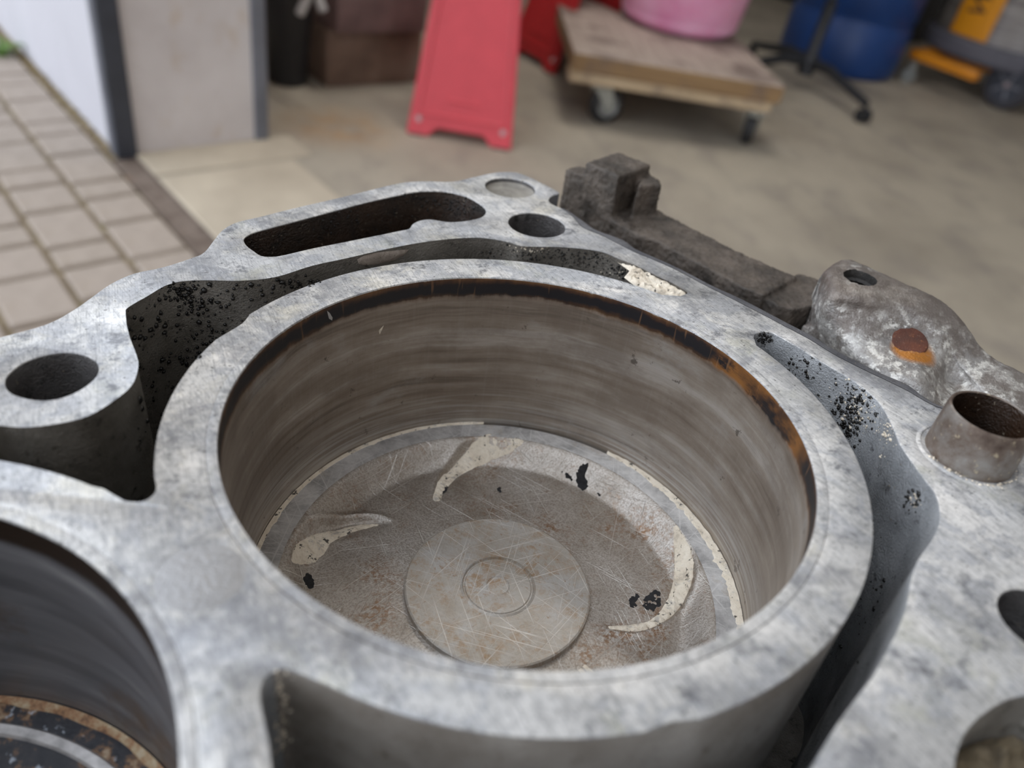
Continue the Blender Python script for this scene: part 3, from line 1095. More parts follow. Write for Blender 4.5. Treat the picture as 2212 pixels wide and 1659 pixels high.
rows = [
    [D(1768, 612, -3), D(1786, 584, 1.2), D(1832, 563, 2.0), D(1903, 590, 2.0), D(1955, 613, 1.8), D(2020, 642, 1.4), D(2072, 684, 0), D(2130, 762, -5), D(2208, 806, -6), D(2330, 866, -7)],
    [D(1770, 640, -3.0), D(1797, 625, 1.2), D(1838, 630, 2.0), D(1885, 640, 2.0), D(1930, 652, 1.5), D(1985, 670, 1.0), D(2040, 706, -1), D(2085, 788, -6), D(2160, 850, -7), D(2320, 910, -8)],
    [D(1754, 668, -6), D(1788, 662, -1.8), D(1832, 668, -0.9), D(1882, 680, -0.9), D(1930, 690, -1.1), D(1984, 705, -1.6), D(2036, 740, -3), D(2075, 805, -7.5), D(2150, 870, -8), D(2310, 930, -9)],
    [D(1748, 694, -9), D(1775, 700, -6), D(1820, 712, -4.4), D(1880, 730, -4.0), D(1935, 742, -4.0), D(1990, 756, -4.0), D(2030, 782, -5.4), D(2056, 828, -9.2), D(2140, 885, -8.5), D(2300, 950, -9.5)],
    [D(1735, 705, -10), D(1785, 738, -9), D(1836, 766, -7.5), D(1890, 790, -6.2), D(1940, 805, -5.6), D(1986, 816, -5.0), D(2012, 835, -6.5), D(2040, 860, -9), D(2130, 905, -9), D(2300, 970, -10)],
    [D(1728, 722, -12), D(1785, 756, -11), D(1836, 786, -9.5), D(1890, 815, -8), D(1940, 836, -7.4), D(1986, 852, -7), D(2012, 868, -8), D(2040, 888, -9.5), D(2130, 930, -10), D(2300, 1000, -10)],
]
back = []
for q in rows[0]:
    q = np.array(q)
    d = q[:2] / np.linalg.norm(q[:2])
    back.append((q[0] + d[0] * 1.6, q[1] + d[1] * 1.6, q[2] - 14))
mid_ = [((np.array(a_) + np.array(b_)) / 2 + np.array([0, 0.9, 3.6])) for a_, b_ in zip(back, rows[0])]
rows = [back, mid_] + rows
G = bicubic(rows, 9)
nr, nc = len(G), len(G[0])
vs = [tuple(p) for r in G for p in r]
fs = [(r * nc + c, r * nc + c + 1, (r + 1) * nc + c + 1, (r + 1) * nc + c) for r in range(nr - 1) for c in range(nc - 1)]
# skirt down so the casting is a solid
border = [(0, c) for c in range(nc)] + [(r, nc - 1) for r in range(1, nr)] + [(nr - 1, c) for c in range(nc - 2, -1, -1)] + [(r, 0) for r in range(nr - 2, 0, -1)]
bi = []
for r, c in border:
    p = G[r][c]
    bi.append(len(vs))
    vs.append((p[0], p[1], -45.0))
nb = len(border)
for i in range(nb):
    a, b = border[i], border[(i + 1) % nb]
    fs.append((a[0] * nc + a[1], bi[i], bi[(i + 1) % nb], b[0] * nc + b[1]))
fs.append(tuple(bi))
me = bpy.data.meshes.new('mounting_boss')
me.from_pydata([Vector(v) * .001 for v in vs], [], fs)
bm = bmesh.new()
bm.from_mesh(me)
bmesh.ops.recalc_face_normals(bm, faces=bm.faces)
bm.to_mesh(me)
bm.free()
noise_push(me, 0.16, 0.5, 5)
noise_push(me, 0.07, 2.0, 2)
HC = np.array(D(1857, 602, 2.1))
bm = bmesh.new()
bm.from_mesh(me)
hc = Vector((HC[0] * .001, HC[1] * .001))
dead = [v for v in bm.verts if v.co.z > -0.006 and (v.co.xy - hc).length < 0.0037]
bmesh.ops.delete(bm, geom=dead, context='VERTS')
rim_e = [e for e in bm.edges if len(e.link_faces) == 1]
rim_v = {v for e in rim_e for v in e.verts}
for v in rim_v:
    q = (v.co.xy - hc).normalized() * 0.0035
    v.co.x, v.co.y = hc.x + q.x, hc.y + q.y
r = bmesh.ops.extrude_edge_only(bm, edges=rim_e)
nv_ = [g for g in r['geom'] if isinstance(g, bmesh.types.BMVert)]
for v in nv_:
    v.co.z = -0.012
low_e = [e for e in bm.edges if len(e.link_faces) == 1]
bmesh.ops.contextual_create(bm, geom=low_e)
bmesh.ops.recalc_face_normals(bm, faces=bm.faces)
bm.to_mesh(me)
bm.free()
M['thread'] = mat_cast('dark_thread_steel', (0.025, 0.023, 0.022), (0.10, 0.095, 0.09), (0.01, 0.01, 0.01), 0.3, (0.35, 0.55), 0.5, 2.0)
boss = link('mounting_boss', me, [M['boss'], M['thread']], engine, 50)
for p in boss.data.polygons:
    d = math.hypot(p.center.x * 1000 - HC[0], p.center.y * 1000 - HC[1])
    p.material_index = 1 if (d < 3.6 and abs(p.normal.z) < 0.6 or d < 2.0) else 0
boss['label'] = 'pale pitted aluminium boss with a threaded hole and a rusted plug'
vs, fs = [], []
prof = []
for k in range(9):
    z = 0.6 - k * 1.25
    prof += [(3.46, z), (3.05, z - 0.55), (3.46, z - 1.1)]
o = lathe_obj('screw_thread', prof, M['thread'], boss, 40, tuple([HC[0], HC[1], 0]), mm=True, cap=False, ang=10)
# rusted plug with its step, set into the sloping face
best = None
dray = _ray(RD, 1966, 734)
dray = dray / np.linalg.norm(dray)
for r_ in range(1, nr - 1):
    for c_ in range(1, nc - 1):
        w_ = G[r_][c_] - np.array([0, 0, DECK_H])
        dd_ = np.linalg.norm(w_ - dray * (w_ @ dray))
        if best is None or dd_ < best[0]:
            best = (dd_, r_, c_)
_, r_, c_ = best
p0 = G[r_][c_]
nv = Vector(np.cross(G[r_][c_ + 1] - G[r_][c_ - 1], G[r_ + 1][c_] - G[r_ - 1][c_])).normalized()
if nv.z < 0:
    nv = -nv
rm = nv.to_track_quat('Z', 'Y').to_matrix().to_4x4()
rm.translation = (Vector(p0) - nv * 0.15) * .001
o = lathe_obj('rusted_plug', [(0, 0.55), (2.6, 0.6), (3.35, 0.45), (3.6, 0.1), (3.6, -0.4), (3.75, -0.5), (3.75, -3)], M['rust'], boss, 40, (0, 0, 0), mm=True)
o.matrix_local = rm
o['label'] = 'rust red round plug with orange bleeding'

# work stand that carries the block (it stays in the block's own shadow)
zb_w = (M_ENG @ Vector((0, 0.09, -0.090))).z
stand = empty('engine_stand', (0.0, 0.085, 0))
tag(stand, 'black steel work stand carrying the engine block', 'stand')
lo = min((M_ENG @ Vector((x * .001, y * .001, -.090))).z for x, y in ((-50, 60), (50, 60), (50, 130), (-50, 130)))
M['stand'] = plain('black_stand_paint', (0.03, 0.03, 0.033), 0.5, 0.2, 0.2, 20)
bm = bmesh.new()
box_bm(bm, (-.05, -.06, lo - .014), (.05, .05, lo - .001), bev=.002, seg=1)
obj_bm('top_plate', bm, M['stand'], stand)
bm = bmesh.new()
tube_pts(bm, [Vector((0, 0, .03)), Vector((0, 0, lo - .012))], .022, 16)
obj_bm('column', bm, M['stand'], stand)
for k in range(4):
    an_ = PI / 4 + k * PI / 2
    bm = bmesh.new()
    tube_pts(bm, [Vector((.015 * math.cos(an_), .015 * math.sin(an_), .06)), Vector((.16 * math.cos(an_), .16 * math.sin(an_), .014))], .012, 10)
    obj_bm('foot', bm, M['stand'], stand)

# ------------------------------------------------------------------ PISTONS
def at_block(x, y, z):
    m = M_ENG.copy()
    m.translation = M_ENG @ Vector((x * .001, y * .001, z * .001))
    return m


ZP = -36.0
piston = empty('piston', mw=at_block(C1[0], C1[1], ZP))
tag(piston, 'scratched dished aluminium piston down inside the large in-focus bore', 'piston', 'pistons in the bores')
lathe_obj('skirt', [(41.2, -0.9), (42.55, -0.9), (42.6, -6), (42.2, -6.2), (42.2, -7.6), (42.6, -7.8), (42.6, -40), (38, -40)], M['oldmetal'], piston, 128, mm=True, cap=False)
lathe_obj('crown_rim', [(38.2, -0.05), (38.6, 0.0), (42.1, 0.0), (42.5, -0.35), (42.55, -1.0)], M['rim'], piston, 160, mm=True, cap=False)['label'] = 'smooth scratched flat rim of the crown'
# dish with raised valve pocket borders
R_D, N_A, N_R = 38.5, 400, 84
vs, fs = [], []


def pk(px, py):
    q = deck(500 + px / 1.843, 880 + py / 1.843, ZP - 1.5)
    return np.array([q[0] - C1[0], q[1] - C1[1]])


P1 = [pk(*p) for p in [(805, 330), (815, 270), (840, 220), (885, 180), (930, 150), (1030, 122), (1100, 130), (1160, 152)]]
P2 = [pk(*p) for p in [(228, 650), (235, 560), (290, 480), (360, 435), (480, 400), (590, 400), (650, 422)]]
P3 = [pk(*p) for p in [(1740, 440), (1800, 520), (1840, 600), (1843, 690), (1795, 780), (1700, 842), (1600, 862), (1480, 842)]]
PK = [np.array(spline(p, False, 12)) for p in (P1, P2, P3)]


PREF = [pk(950, 235), pk(420, 480), pk(1755, 700)]


def side_of(K, j, p):
    t_ = K[min(j + 1, len(K) - 1)] - K[max(j - 1, 0)]
    v_ = p - K[j]
    return t_[0] * v_[1] - t_[1] * v_[0]


PSGN = []
for K, q in zip(PK, PREF):
    j = int(np.linalg.norm(K - q, axis=1).argmin())
    PSGN.append(1 if side_of(K, j, q) > 0 else -1)


def dish_z(x, y):
    r = math.hypot(x, y)
    t = min(1, max(0, (R_D - r) / 6.0))
    z = -3.9 * (t * t * (3 - 2 * t)) - 0.04
    p = np.array([x, y])
    for K, sg in zip(PK, PSGN):
        d = np.linalg.norm(K - p, axis=1)
        j = int(d.argmin())
        dd = d[j]
        if dd < 5 and r < R_D - 0.3:
            inside = side_of(K, j, p) * sg > 0        # pocket side of the border is cut lower
            w = math.exp(-((dd - (0.9 if inside else 0.0)) / (2.2 if inside and dd > 0.9 else 0.8)) ** 2) * min(1, (R_D - r) / 2.5) * min(1, j / 18, (len(K) - 1 - j) / 18)
            z += (-1.1 * w * min(1, dd / 0.9) + 0.5 * w * max(0, 1 - dd / 0.45)) if inside else 0.5 * w
    return z


for ir in range(N_R + 1):
    r = 16.2 + (R_D - 16.2) * ir / N_R
    for ia in range(N_A):
        a = 2 * PI * ia / N_A
        x, y = r * math.cos(a), r * math.sin(a)
        vs.append((x, y, dish_z(x, y) if ir < N_R else -0.06))
for ir in range(N_R):
    for ia in range(N_A):
        ib = (ia + 1) % N_A
        fs.append((ir * N_A + ia, ir * N_A + ib, (ir + 1) * N_A + ib, (ir + 1) * N_A + ia))
obj_py('crown_dish', vs, fs, M['crown'], piston, 85, mm=True)['label'] = 'rust speckled rough dish with crescent valve pockets'
ZC = -2.85
o = lathe_obj('crown_pad', [(0, ZC), (1.85, ZC), (1.98, ZC - .07), (2.08, ZC + .05), (2.25, ZC), (5.85, ZC), (6.02, ZC - .18), (6.25, ZC - .18), (6.42, ZC + .24), (6.8, ZC + .02), (16.3, ZC - .02), (16.6, ZC - .2), (16.75, -4.4)],
              M['pad'], piston, 128, mm=True, cap=False, ang=25)
o['label'] = 'raised round centre pad with fine scratches and two turned rings'


def crown_blob(pts, h, mat, name, label, res=0.55, lump=0.7, sub=3, dz=0.0, jag=0.05):
    loop = spline([pk(*p) for p in pts], True, sub)
    if jag:
        loop = spline([pk(*p) for p in pts], True, 6)
        loop = [q * 1.0 + rng.normal(0, jag, 2) for q in loop]
    return blob(name, [(q[0], q[1], dish_z(q[0], q[1]) + dz) for q in loop], h, mat, piston, label=label, res=res, lump=lump)


TL = 'cracked tan sludge lying in a valve pocket'
crown_blob([(805, 330), (822, 265), (860, 215), (930, 165), (1010, 128), (1080, 130), (1160, 152), (1120, 172), (1040, 186), (960, 212), (890, 250), (850, 300), (832, 335)], 0.40, M['tan'], 'sludge_deposit', TL)
crown_blob([(240, 615), (252, 560), (300, 505), (350, 470), (420, 440), (500, 418), (590, 418), (560, 432), (480, 460), (400, 500), (370, 540), (330, 580), (270, 612)], 0.40, M['tan'], 'sludge_deposit', TL)
crown_blob([(1755, 480), (1795, 530), (1830, 600), (1835, 690), (1788, 772), (1700, 832), (1600, 852), (1490, 840), (1545, 828), (1620, 818), (1690, 795), (1740, 740), (1768, 670), (1770, 600), (1762, 540)], 0.40, M['tan'], 'sludge_deposit', TL)
for pts in ([(285, 640), (310, 628), (326, 650), (318, 690), (296, 680)], [(1645, 735), (1680, 705), (1700, 690), (1728, 705), (1722, 745), (1690, 770), (1655, 768)],
            [(1590, 730), (1620, 708), (1636, 715), (1620, 755), (1598, 768)], [(1312, 236), (1350, 245), (1372, 262), (1345, 258)], [(1380, 240), (1418, 238), (1412, 262), (1430, 290), (1400, 296), (1380, 272)],
            [(1455, 308), (1482, 318), (1470, 324)], [(1050, 290), (1075, 285), (1085, 300), (1062, 306)], [(1780, 612), (1792, 618), (1786, 630)], [(1775, 730), (1800, 720), (1806, 742), (1782, 750)],
            [(835, 300), (852, 270), (862, 280), (846, 308)]):
    crown_blob(pts, 0.13, M['flake'], 'carbon_flake', None, 0.4, 1.2, 2, 0.12 if pts[0][0] in (1780, 1775, 835) else 0.0, 0.17)
# white paint dashes near the camera side
for a, b in (((1365, 1030), (1395, 1056)), ((1395, 1005), (1440, 1050)), ((1410, 990), (1480, 1048))):
    qa, qb = pk(*a), pk(*b)
    d = (qb - qa) / np.linalg.norm(qb - qa)
    nn = np.array([-d[1], d[0]]) * 0.38
    L = [qa + nn, qa - nn, (qa + qb) / 2 - nn * 1.2, qb - nn, qb + nn, (qa + qb) / 2 + nn]
    blob('paint_dash', [(q[0], q[1], dish_z(q[0], q[1])) for q in L], 0.15, M['tan'], piston, res=0.5)


# tan sealant round the crown edge
def rim_ring(a0, a1, w0, w1, h, seed, label):
    n = 120
    vs, fs = [], []
    for i in range(n + 1):
        t = i / n
        a = a0 + (a1 - a0) * t
        env = max(0.06, math.sin(PI * t) ** 0.45)
        w = (w0 + (w1 - w0) * (0.5 + 0.5 * mnoise.noise(Vector((t * 14, seed, 0))))) * env * (0.7 + 0.5 * mnoise.noise(Vector((t * 60, seed, 4))))
        w = max(0.12, w)
        hh = h * (0.7 + 0.6 * mnoise.noise(Vector((t * 40, seed, 8))))
        for r, z in ((42.95, -0.8), (42.9, hh * 1.6), (42.75 - w * 0.3, hh), (42.7 - w * 0.8, hh * 0.7), (42.6 - w, 0.0), (42.5 - w, -0.1)):
            vs.append((r * math.cos(a), r * math.sin(a), z))
    for i in range(n):
        for k in range(5):
            fs.append((i * 6 + k, (i + 1) * 6 + k, (i + 1) * 6 + k + 1, i * 6 + k + 1))
    o = obj_py('sludge_bead', vs, fs, M['tan'], piston, 70, mm=True)
    o['label'] = label
    return o


R2 = math.radians
rim_ring(R2(62), R2(-38), 1.0, 2.8, 0.28, 1.0, 'broken tan bead along the right of the crown edge')
rim_ring(R2(100), R2(205), 0.35, 1.1, 0.14, 5.0, 'thin tan bead along the left of the crown edge')

piston2 = empty('piston', mw=at_block(C2[0], C2[1], -39.0))
tag(piston2, 'carbon blackened piston down inside the lower left bore', 'piston', 'pistons in the bores')
lathe_obj('crown', [(0, -3.2), (30, -3.2), (34, -2.4), (36.6, -0.7), (42.0, -0.5), (42.5, -1.0), (42.6, -30)], M['carbon'], piston2, 128, mm=True, cap=False)
lathe_obj('crown_lip', [(37.0, -1.2), (37.6, -0.25), (38.9, -0.2), (39.5, -0.9)], plain('bright_worn_lip', (0.55, 0.53, 0.52), 0.4, 0.5, 0.35, 400), piston2, 128, mm=True, cap=False)['label'] = 'bright worn ring on the blackened crown'
vs, fs = [], []
nn = 160
for i in range(nn):
    a = 2 * PI * i / nn
    w = 0.8 + 0.8 * mnoise.noise(Vector((math.cos(a) * 6, math.sin(a) * 6, 3)))
    for r, z in ((42.95, -1.2), (42.85, 0.15), (42.6 - w, -0.2), (42.4 - w, -0.7)):
        vs.append((r * math.cos(a), r * math.sin(a), z))
for i in range(nn):
    j = (i + 1) % nn
    for k in range(3):
        fs.append((i * 4 + k, j * 4 + k, j * 4 + k + 1, i * 4 + k + 1))
t = NT('rusty_tan_crust')
n_ = t.noise(260, 6, 0.7)
t.bump(n_, 0.5, 0.001)
crust = t.set(t.ramp(n_, [(0.34, (0.06, 0.04, 0.03)), (0.46, (0.30, 0.16, 0.08)), (0.56, (0.42, 0.32, 0.20)), (0.7, (0.50, 0.43, 0.33))]), 0.75, 0.0)
obj_py('crust_bead', vs, fs, crust, piston2, 70, mm=True)['label'] = 'tan and rust crust round the crown edge'

# tiny debris on the bore wall: a straw chip and a pale nick
def bore_pt(px, py, c=C1, r=R_BORE):
    d = _ray(RD, px, py)
    a = d[0] ** 2 + d[1] ** 2
    b = -2 * (d[0] * c[0] + d[1] * c[1])
    q = c @ c - r * r
    t = (-b + math.sqrt(max(0, b * b - 4 * a * q))) / (2 * a)
    return np.array([d[0] * t, d[1] * t, DECK_H + d[2] * t])


for nm, pts, mt in (('straw_chip', [(829, 702), (823, 708), (818, 714), (820, 722), (825, 712)], M['tan']), ('nick', [(706, 671), (712, 676), (718, 686), (717, 692), (710, 688)], M['oldmetal'])):
    L = [bore_pt(*p) for p in pts]
    cen = np.mean(L, 0)
    up = np.array([C1[0] - cen[0], C1[1] - cen[1], 0])
    up /= np.linalg.norm(up)
    blob(nm, [tuple(p + up * 0.08) for p in L], 0.15, mt, engine, up=tuple(up), res=0.5)

# ------------------------------------------------------------------ THE PLACE: garage mouth and paved yard
O = floor(262, 345)
U = (floor(460, 560) - O).normalized()          # along the threshold, towards the camera's right
NN = Vector((-U.y, U.x, 0))
if NN.x < 0:
    NN = -NN                                     # into the garage
KS = CAM_H


def P(a, b, z=0.0):
    return O + U * a + NN * b + Vector((0, 0, z))


BASE = Matrix((( U.x, NN.x, 0, O.x), (U.y, NN.y, 0, O.y), (0, 0, 1, 0), (0, 0, 0, 1)))


def mat_concrete():
    t = NT('garage_concrete')
    n = t.noise(2.2, 7, 0.6)
    c = t.ramp(n, [(0.3, (0.30, 0.265, 0.215)), (0.55, (0.42, 0.375, 0.305)), (0.75, (0.49, 0.44, 0.355))])
    d = t.ramp(t.noise(5.5, 6, 0.62, t.mapping((0.9, 1.3, 1), (0, 0, 0.6))), [(0.50, 0.0), (0.68, 0.55)])
    c = t.mix(d, c, (0.23, 0.205, 0.185))
    s = t.ramp(t.noise(16, 5, 0.65), [(0.62, 0.0), (0.70, 0.5)])
    c = t.mix(s, c, (0.20, 0.165, 0.15))
    rp = BASE.inverted() @ floor(735, 275)
    rust = t.math('MULTIPLY', t.near((rp.x, rp.y, 0), 0.06, 0.20), t.ramp(t.noise(14, 4), [(0.35, 0.3), (0.6, 1.0)]))
    c = t.mix(t.math('MULTIPLY', rust, 0.6), c, (0.40, 0.235, 0.105))
    t.bump(t.noise(120, 4), 0.15, 0.002)
    return t.set(c, 0.75, 0.0)


def struct(name, bm, mats, ang=30, label=None):
    o = obj_bm(name, bm, mats, None, ang)
    o.matrix_world = BASE
    o['kind'] = 'structure'
    if label:
        o['label'] = label
    return o


M['white_wall'] = plain('white_render', (0.55, 0.55, 0.60), 0.8, 0, 0.05, 4, 0.2)
t = NT('stained_reveal_paint')
n_ = t.noise(5, 6, 0.6)
c_ = t.ramp(n_, [(0.3, (0.60, 0.555, 0.555)), (0.7, (0.74, 0.70, 0.705))])
st_ = t.ramp(t.noise(9, 5, 0.65, t.mapping((1, 1, 0.7), loc=(0.4, 2, 1))), [(0.57, 0.0), (0.70, 0.5)])
c_ = t.mix(st_, c_, (0.55, 0.42, 0.29))
M['reveal'] = t.set(c_, 0.85, 0)
M['dark_wall'] = plain('interior_wall_paint', (0.62, 0.60, 0.57), 0.9, 0, 0.3, 3)
M['steel_dark'] = plain('anthracite_paint', (0.050, 0.056, 0.075), 0.45, 0.1, 0.2, 9)
M['steel_grey'] = plain('grey_strip_paint', (0.17, 0.18, 0.215), 0.5, 0.1, 0.2, 9)
M['joint'] = None
t = NT('mossy_joint_sand')
n_ = t.noise(9, 6, 0.7)
c_ = t.ramp(n_, [(0.35, (0.20, 0.15, 0.095)), (0.55, (0.27, 0.215, 0.135)), (0.68, (0.20, 0.185, 0.075))])
t.bump(t.noise(260, 4), 0.5, 0.003)
M['joint'] = t.set(c_, 0.95, 0)

# garage slab, track, yard bed
bm = bmesh.new()
box_bm(bm, (-4.0, 0.034, -0.12), (6.0, 5.2, 0.0))
M['concrete'] = mat_concrete()
struct('floor', bm, M['concrete'], label='worn beige concrete garage floor')
# light screed strip with a scored line beside the threshold
bm = bmesh.new()
seam = (BASE.inverted() @ floor(440, 370)).x
box_bm(bm, (-0.02, 0.036, -0.1), (seam - .007, 0.42, 0.004), bev=0.003, seg=1)
box_bm(bm, (seam + .007, 0.036, -0.1), (3.2, 0.36, 0.004), bev=0.003, seg=1)
t = NT('pale_screed')
n_ = t.noise(6, 6, 0.6)
struct('trim_2', bm, t.set(t.ramp(n_, [(0.3, (0.42, 0.36, 0.28)), (0.7, (0.58, 0.51, 0.40))]), 0.8, 0), label='pale screed strip behind the threshold')
bm = bmesh.new()
box_bm(bm, (-0.012, -0.016, -0.12), (4.5, 0.034, -0.006))
box_bm(bm, (-0.012, -0.018, -0.12), (4.5, -0.013, -0.001))
box_bm(bm, (-0.012, 0.031, -0.12), (4.5, 0.036, 0.000))
t = NT('dirty_rail')
n_ = t.noise(16, 6, 0.7)
struct('trim_1', bm, t.set(t.ramp(n_, [(0.35, (0.13, 0.095, 0.075)), (0.6, (0.22, 0.175, 0.145)), (0.72, (0.25, 0.14, 0.075))]), 0.8, 0.1), label='dirty brown door rail in the threshold')
bm = bmesh.new()
box_bm(bm, (-5.0, -5.0, -0.12), (4.5, -0.016, -0.010))
box_bm(bm, (-5.0, -0.02, -0.12), (-0.012, 0.004, -0.002))
yard = struct('floor_yard', bm, M['joint'], label='paved yard of beige concrete stones with mossy joints')

# paving stones, course by course, each a piece of its own
def mat_paver():
    t = NT('beige_paver')
    info = t.t.nodes.new('ShaderNodeObjectInfo')
    n = t.noise(22, 6, 0.65)
    c = t.ramp(n, [(0.3, (0.32, 0.268, 0.222)), (0.7, (0.415, 0.352, 0.30))])
    c = t.mix(t.math('MULTIPLY', info.outputs['Random'], 0.35), c, (0.38, 0.32, 0.275))
    s = t.ramp(t.noise(8, 5, 0.6), [(0.58, 0.0), (0.7, 0.35)])
    c = t.mix(s, c, (0.30, 0.24, 0.17))
    t.bump(t.noise(300, 4), 0.3, 0.002)
    return t.set(c, 0.85, 0)


MP = mat_paver()
pav_mesh = {}


def paver(lx, ly):
    k = (round(lx, 3), round(ly, 3))
    if k not in pav_mesh:
        bm = bmesh.new()
        box_bm(bm, (-lx / 2, -ly / 2, -0.05), (lx / 2, ly / 2, 0.0), bev=0.005, seg=1)
        me = bpy.data.meshes.new('paving_stone')
        bm.to_mesh(me)
        bm.free()
        me.materials.append(MP)
        pav_mesh[k] = me
    return pav_mesh[k]


MOD = [0.142, 0.184, 0.100]
offs = {0: -0.22, 1: -0.333, 2: -0.045, 3: -0.20, 4: -0.36, 5: -0.10, 6: -0.27}
cw = 0.1455
JG = 0.010
for ci in range(7):
    b1 = (-0.022 - cw * ci) * KS
    b0 = (-0.022 - cw * (ci + 1)) * KS
    a = offs[ci] - 0.426 * (6 if ci < 5 else 5)
    k = 0
    while a < 2.35:
        L = MOD[k % 3]
        lx, ly = L * KS - JG, (b1 - b0) - JG
        o = bpy.data.objects.new('paving_stone', paver(lx, ly))
        COL.objects.link(o)
        o.parent = yard
        o.location = ((a + L / 2) * KS, (b0 + b1) / 2, random.uniform(-0.001, 0.0012))
        o.rotation_euler = (random.uniform(-.004, .004), random.uniform(-.004, .004), random.uniform(-.006, .006))
        a += L
        k += 1

# walls
post_b = (BASE.inverted() @ floor(259, 342))
rv_b = (BASE.inverted() @ floor(304, 337))
re_b = (BASE.inverted() @ floor(550, 303))
bm = bmesh.new()
box_bm(bm, (-5.0, 0.004, -0.05), (-0.018, re_b.y, 2.75))
wl = struct('wall_left', bm, [M['white_wall'], M['reveal']], label='white rendered facade with a stained grey reveal at the garage mouth')
for p in wl.data.polygons:
    p.material_index = 1 if (p.normal.x > 0.5 or p.normal.y > 0.5) else 0
bm = bmesh.new()
box_bm(bm, (-0.030, -0.004, -0.004), (-0.008, rv_b.y - 0.004, 2.4), bev=0.002, seg=1)
struct('door_1', bm, M['steel_dark'], label='dark anthracite steel door post at the wall corner')
bm = bmesh.new()
box_bm(bm, (-0.055, -0.006, 0.0), (-0.029, 0.006, 2.4), bev=0.002, seg=1)
struct('trim_3', bm, M['steel_grey'], label='grey cover strip beside the dark door post')
bm = bmesh.new()
box_bm(bm, (-0.045, re_b.y, 0.0), (-0.010, re_b.y + 0.035, 2.4), bev=0.003, seg=1)
struct('trim_4', bm, M['steel_grey'], label='grey steel strip at the inner end of the reveal')
bm = bmesh.new()
box_bm(bm, (-5.0, 5.2, -0.05), (6.0, 5.35, 2.75))
struct('wall_back', bm, M['dark_wall'])
bm = bmesh.new()
box_bm(bm, (4.6, -0.0, -0.05), (4.75, 5.2, 2.75))
struct('wall_right', bm, M['dark_wall'])
bm = bmesh.new()
box_bm(bm, (-2.6, re_b.y, -0.05), (-2.5, 5.2, 2.75))
struct('wall_side', bm, M['dark_wall'])
bm = bmesh.new()
box_bm(bm, (-5.0, -0.70, 2.75), (6.0, 5.4, 2.9))  # overhang past the facade added to keep overhead sky off the deck
o = struct('ceiling', bm, plain('ceiling_boards', (0.6, 0.58, 0.54), 0.9, 0, 0.2, 3))
bm = bmesh.new()
box_bm(bm, (2.35, -5.0, -0.05), (2.55, -0.02, 3.3))  # wall added out of view to block sky from right and behind
struct('wall_shade', bm, plain('shade_wall_render', (0.52, 0.50, 0.48), 0.85, 0, 0.3, 5), label='unseen wall added to hold back sky light, right of the garage mouth')
bm = bmesh.new()
box_bm(bm, (-0.02, 0.004, 2.60), (4.6, 0.25, 2.75))
struct('wall_front', bm, M['white_wall'], label='lintel over the garage mouth')
for a, b, watts, text in FILL_LAMPS:
    lp = P(a, b, 2.66)
    lm = frame_at = Matrix.Translation(lp) @ BASE.to_3x3().to_4x4()
    bm = bmesh.new()
    box_bm(bm, (-.65, -.09, .03), (.65, .09, .085), bev=.01)
    o = obj_bm('fill_light_housing', bm, M['white_wall'], None, 30, lm)
    tag(o, text, 'ceiling light', 'fill lights added under the ceiling')
    ld = bpy.data.lights.new('fill_light', 'AREA')  # area light added to brighten the interior and the deck
    ld.shape = 'RECTANGLE'
    ld.size, ld.size_y = 1.25, 0.16
    ld.energy = watts
    ld.color = (1.0, 0.96, 0.9)
    lo = bpy.data.objects.new('fill_light', ld)
    COL.objects.link(lo)
    lo.parent = o
    lo.location = (0, 0, 0.026)
# moss along the facade foot
it = []
for i in range(260):
    a = random.uniform(-1.6, -0.02)
    it.append((Vector((a, random.gauss(-0.009, 0.006), -0.001)) * 1000, 2 + 5 * random.random() ** 2))
t = NT('yellow_green_moss')
n_ = t.noise(30, 5, 0.7)
moss_m = t.set(t.ramp(n_, [(0.35, (0.13, 0.085, 0.04)), (0.55, (0.20, 0.14, 0.06)), (0.7, (0.20, 0.19, 0.06))]), 0.95, 0)
o = lumps('moss', it, moss_m, yard, 'brown and green moss line along the foot of the white facade')
# tuft of weeds at the left edge of the picture
wp_ = floor(8, 118)
tuft = empty('weed_tuft', wp_)
tag(tuft, 'small green weed tuft growing at the facade foot, far left', 'weed')
bm = bmesh.new()
for k in range(46):
    a = random.uniform(0, 2 * PI)
    l = random.uniform(0.02, 0.055)
    d = Vector((math.cos(a), math.sin(a), 0))
    s = Vector((-d.y, d.x, 0)) * random.uniform(.0025, .005)
    b0 = d * random.uniform(0, .025)
    q = [b0, b0 + d * l * .4 + Vector((0, 0, l * .6)), b0 + d * l + Vector((0, 0, l * .55))]
    v = [bm.verts.new(q[0] - s * .6), bm.verts.new(q[0] + s * .6), bm.verts.new(q[1] + s), bm.verts.new(q[1] - s), bm.verts.new(q[2])]
    bm.faces.new((v[0], v[1], v[2], v[3]))
    bm.faces.new((v[3], v[2], v[4]))
o = obj_bm('leaves', bm, plain('weed_green', (0.11, 0.22, 0.035), 0.6, 0, 0.4, 60), tuft, 0)
o['kind'] = 'stuff'

# ------------------------------------------------------------------ things inside the garage
def frame(origin, xdir, up=Vector((0, 0, 1))):
    x = Vector(xdir).normalized()
    y = up.cross(x).normalized()
    z = x.cross(y)
    m = Matrix.Identity(4)
    for i in range(3):
        m[i][0], m[i][1], m[i][2] = x[i], y[i], z[i]
    m.translation = origin
    return m


# --- red folding floor sign
sl, sr = floor(877, 288), floor(1104, 327)
F = frame((sl + sr) / 2, sr - sl)                # local x along the panel foot, y away from camera
W = (sr - sl).length
sign = empty('floor_sign', mw=F)
tag(sign, 'bright red plastic folding floor sign standing full in view left of the dolly', 'floor sign')
LEAN = math.radians(15)
fn = F.to_3x3() @ Vector((0, -math.cos(LEAN), math.sin(LEAN)))


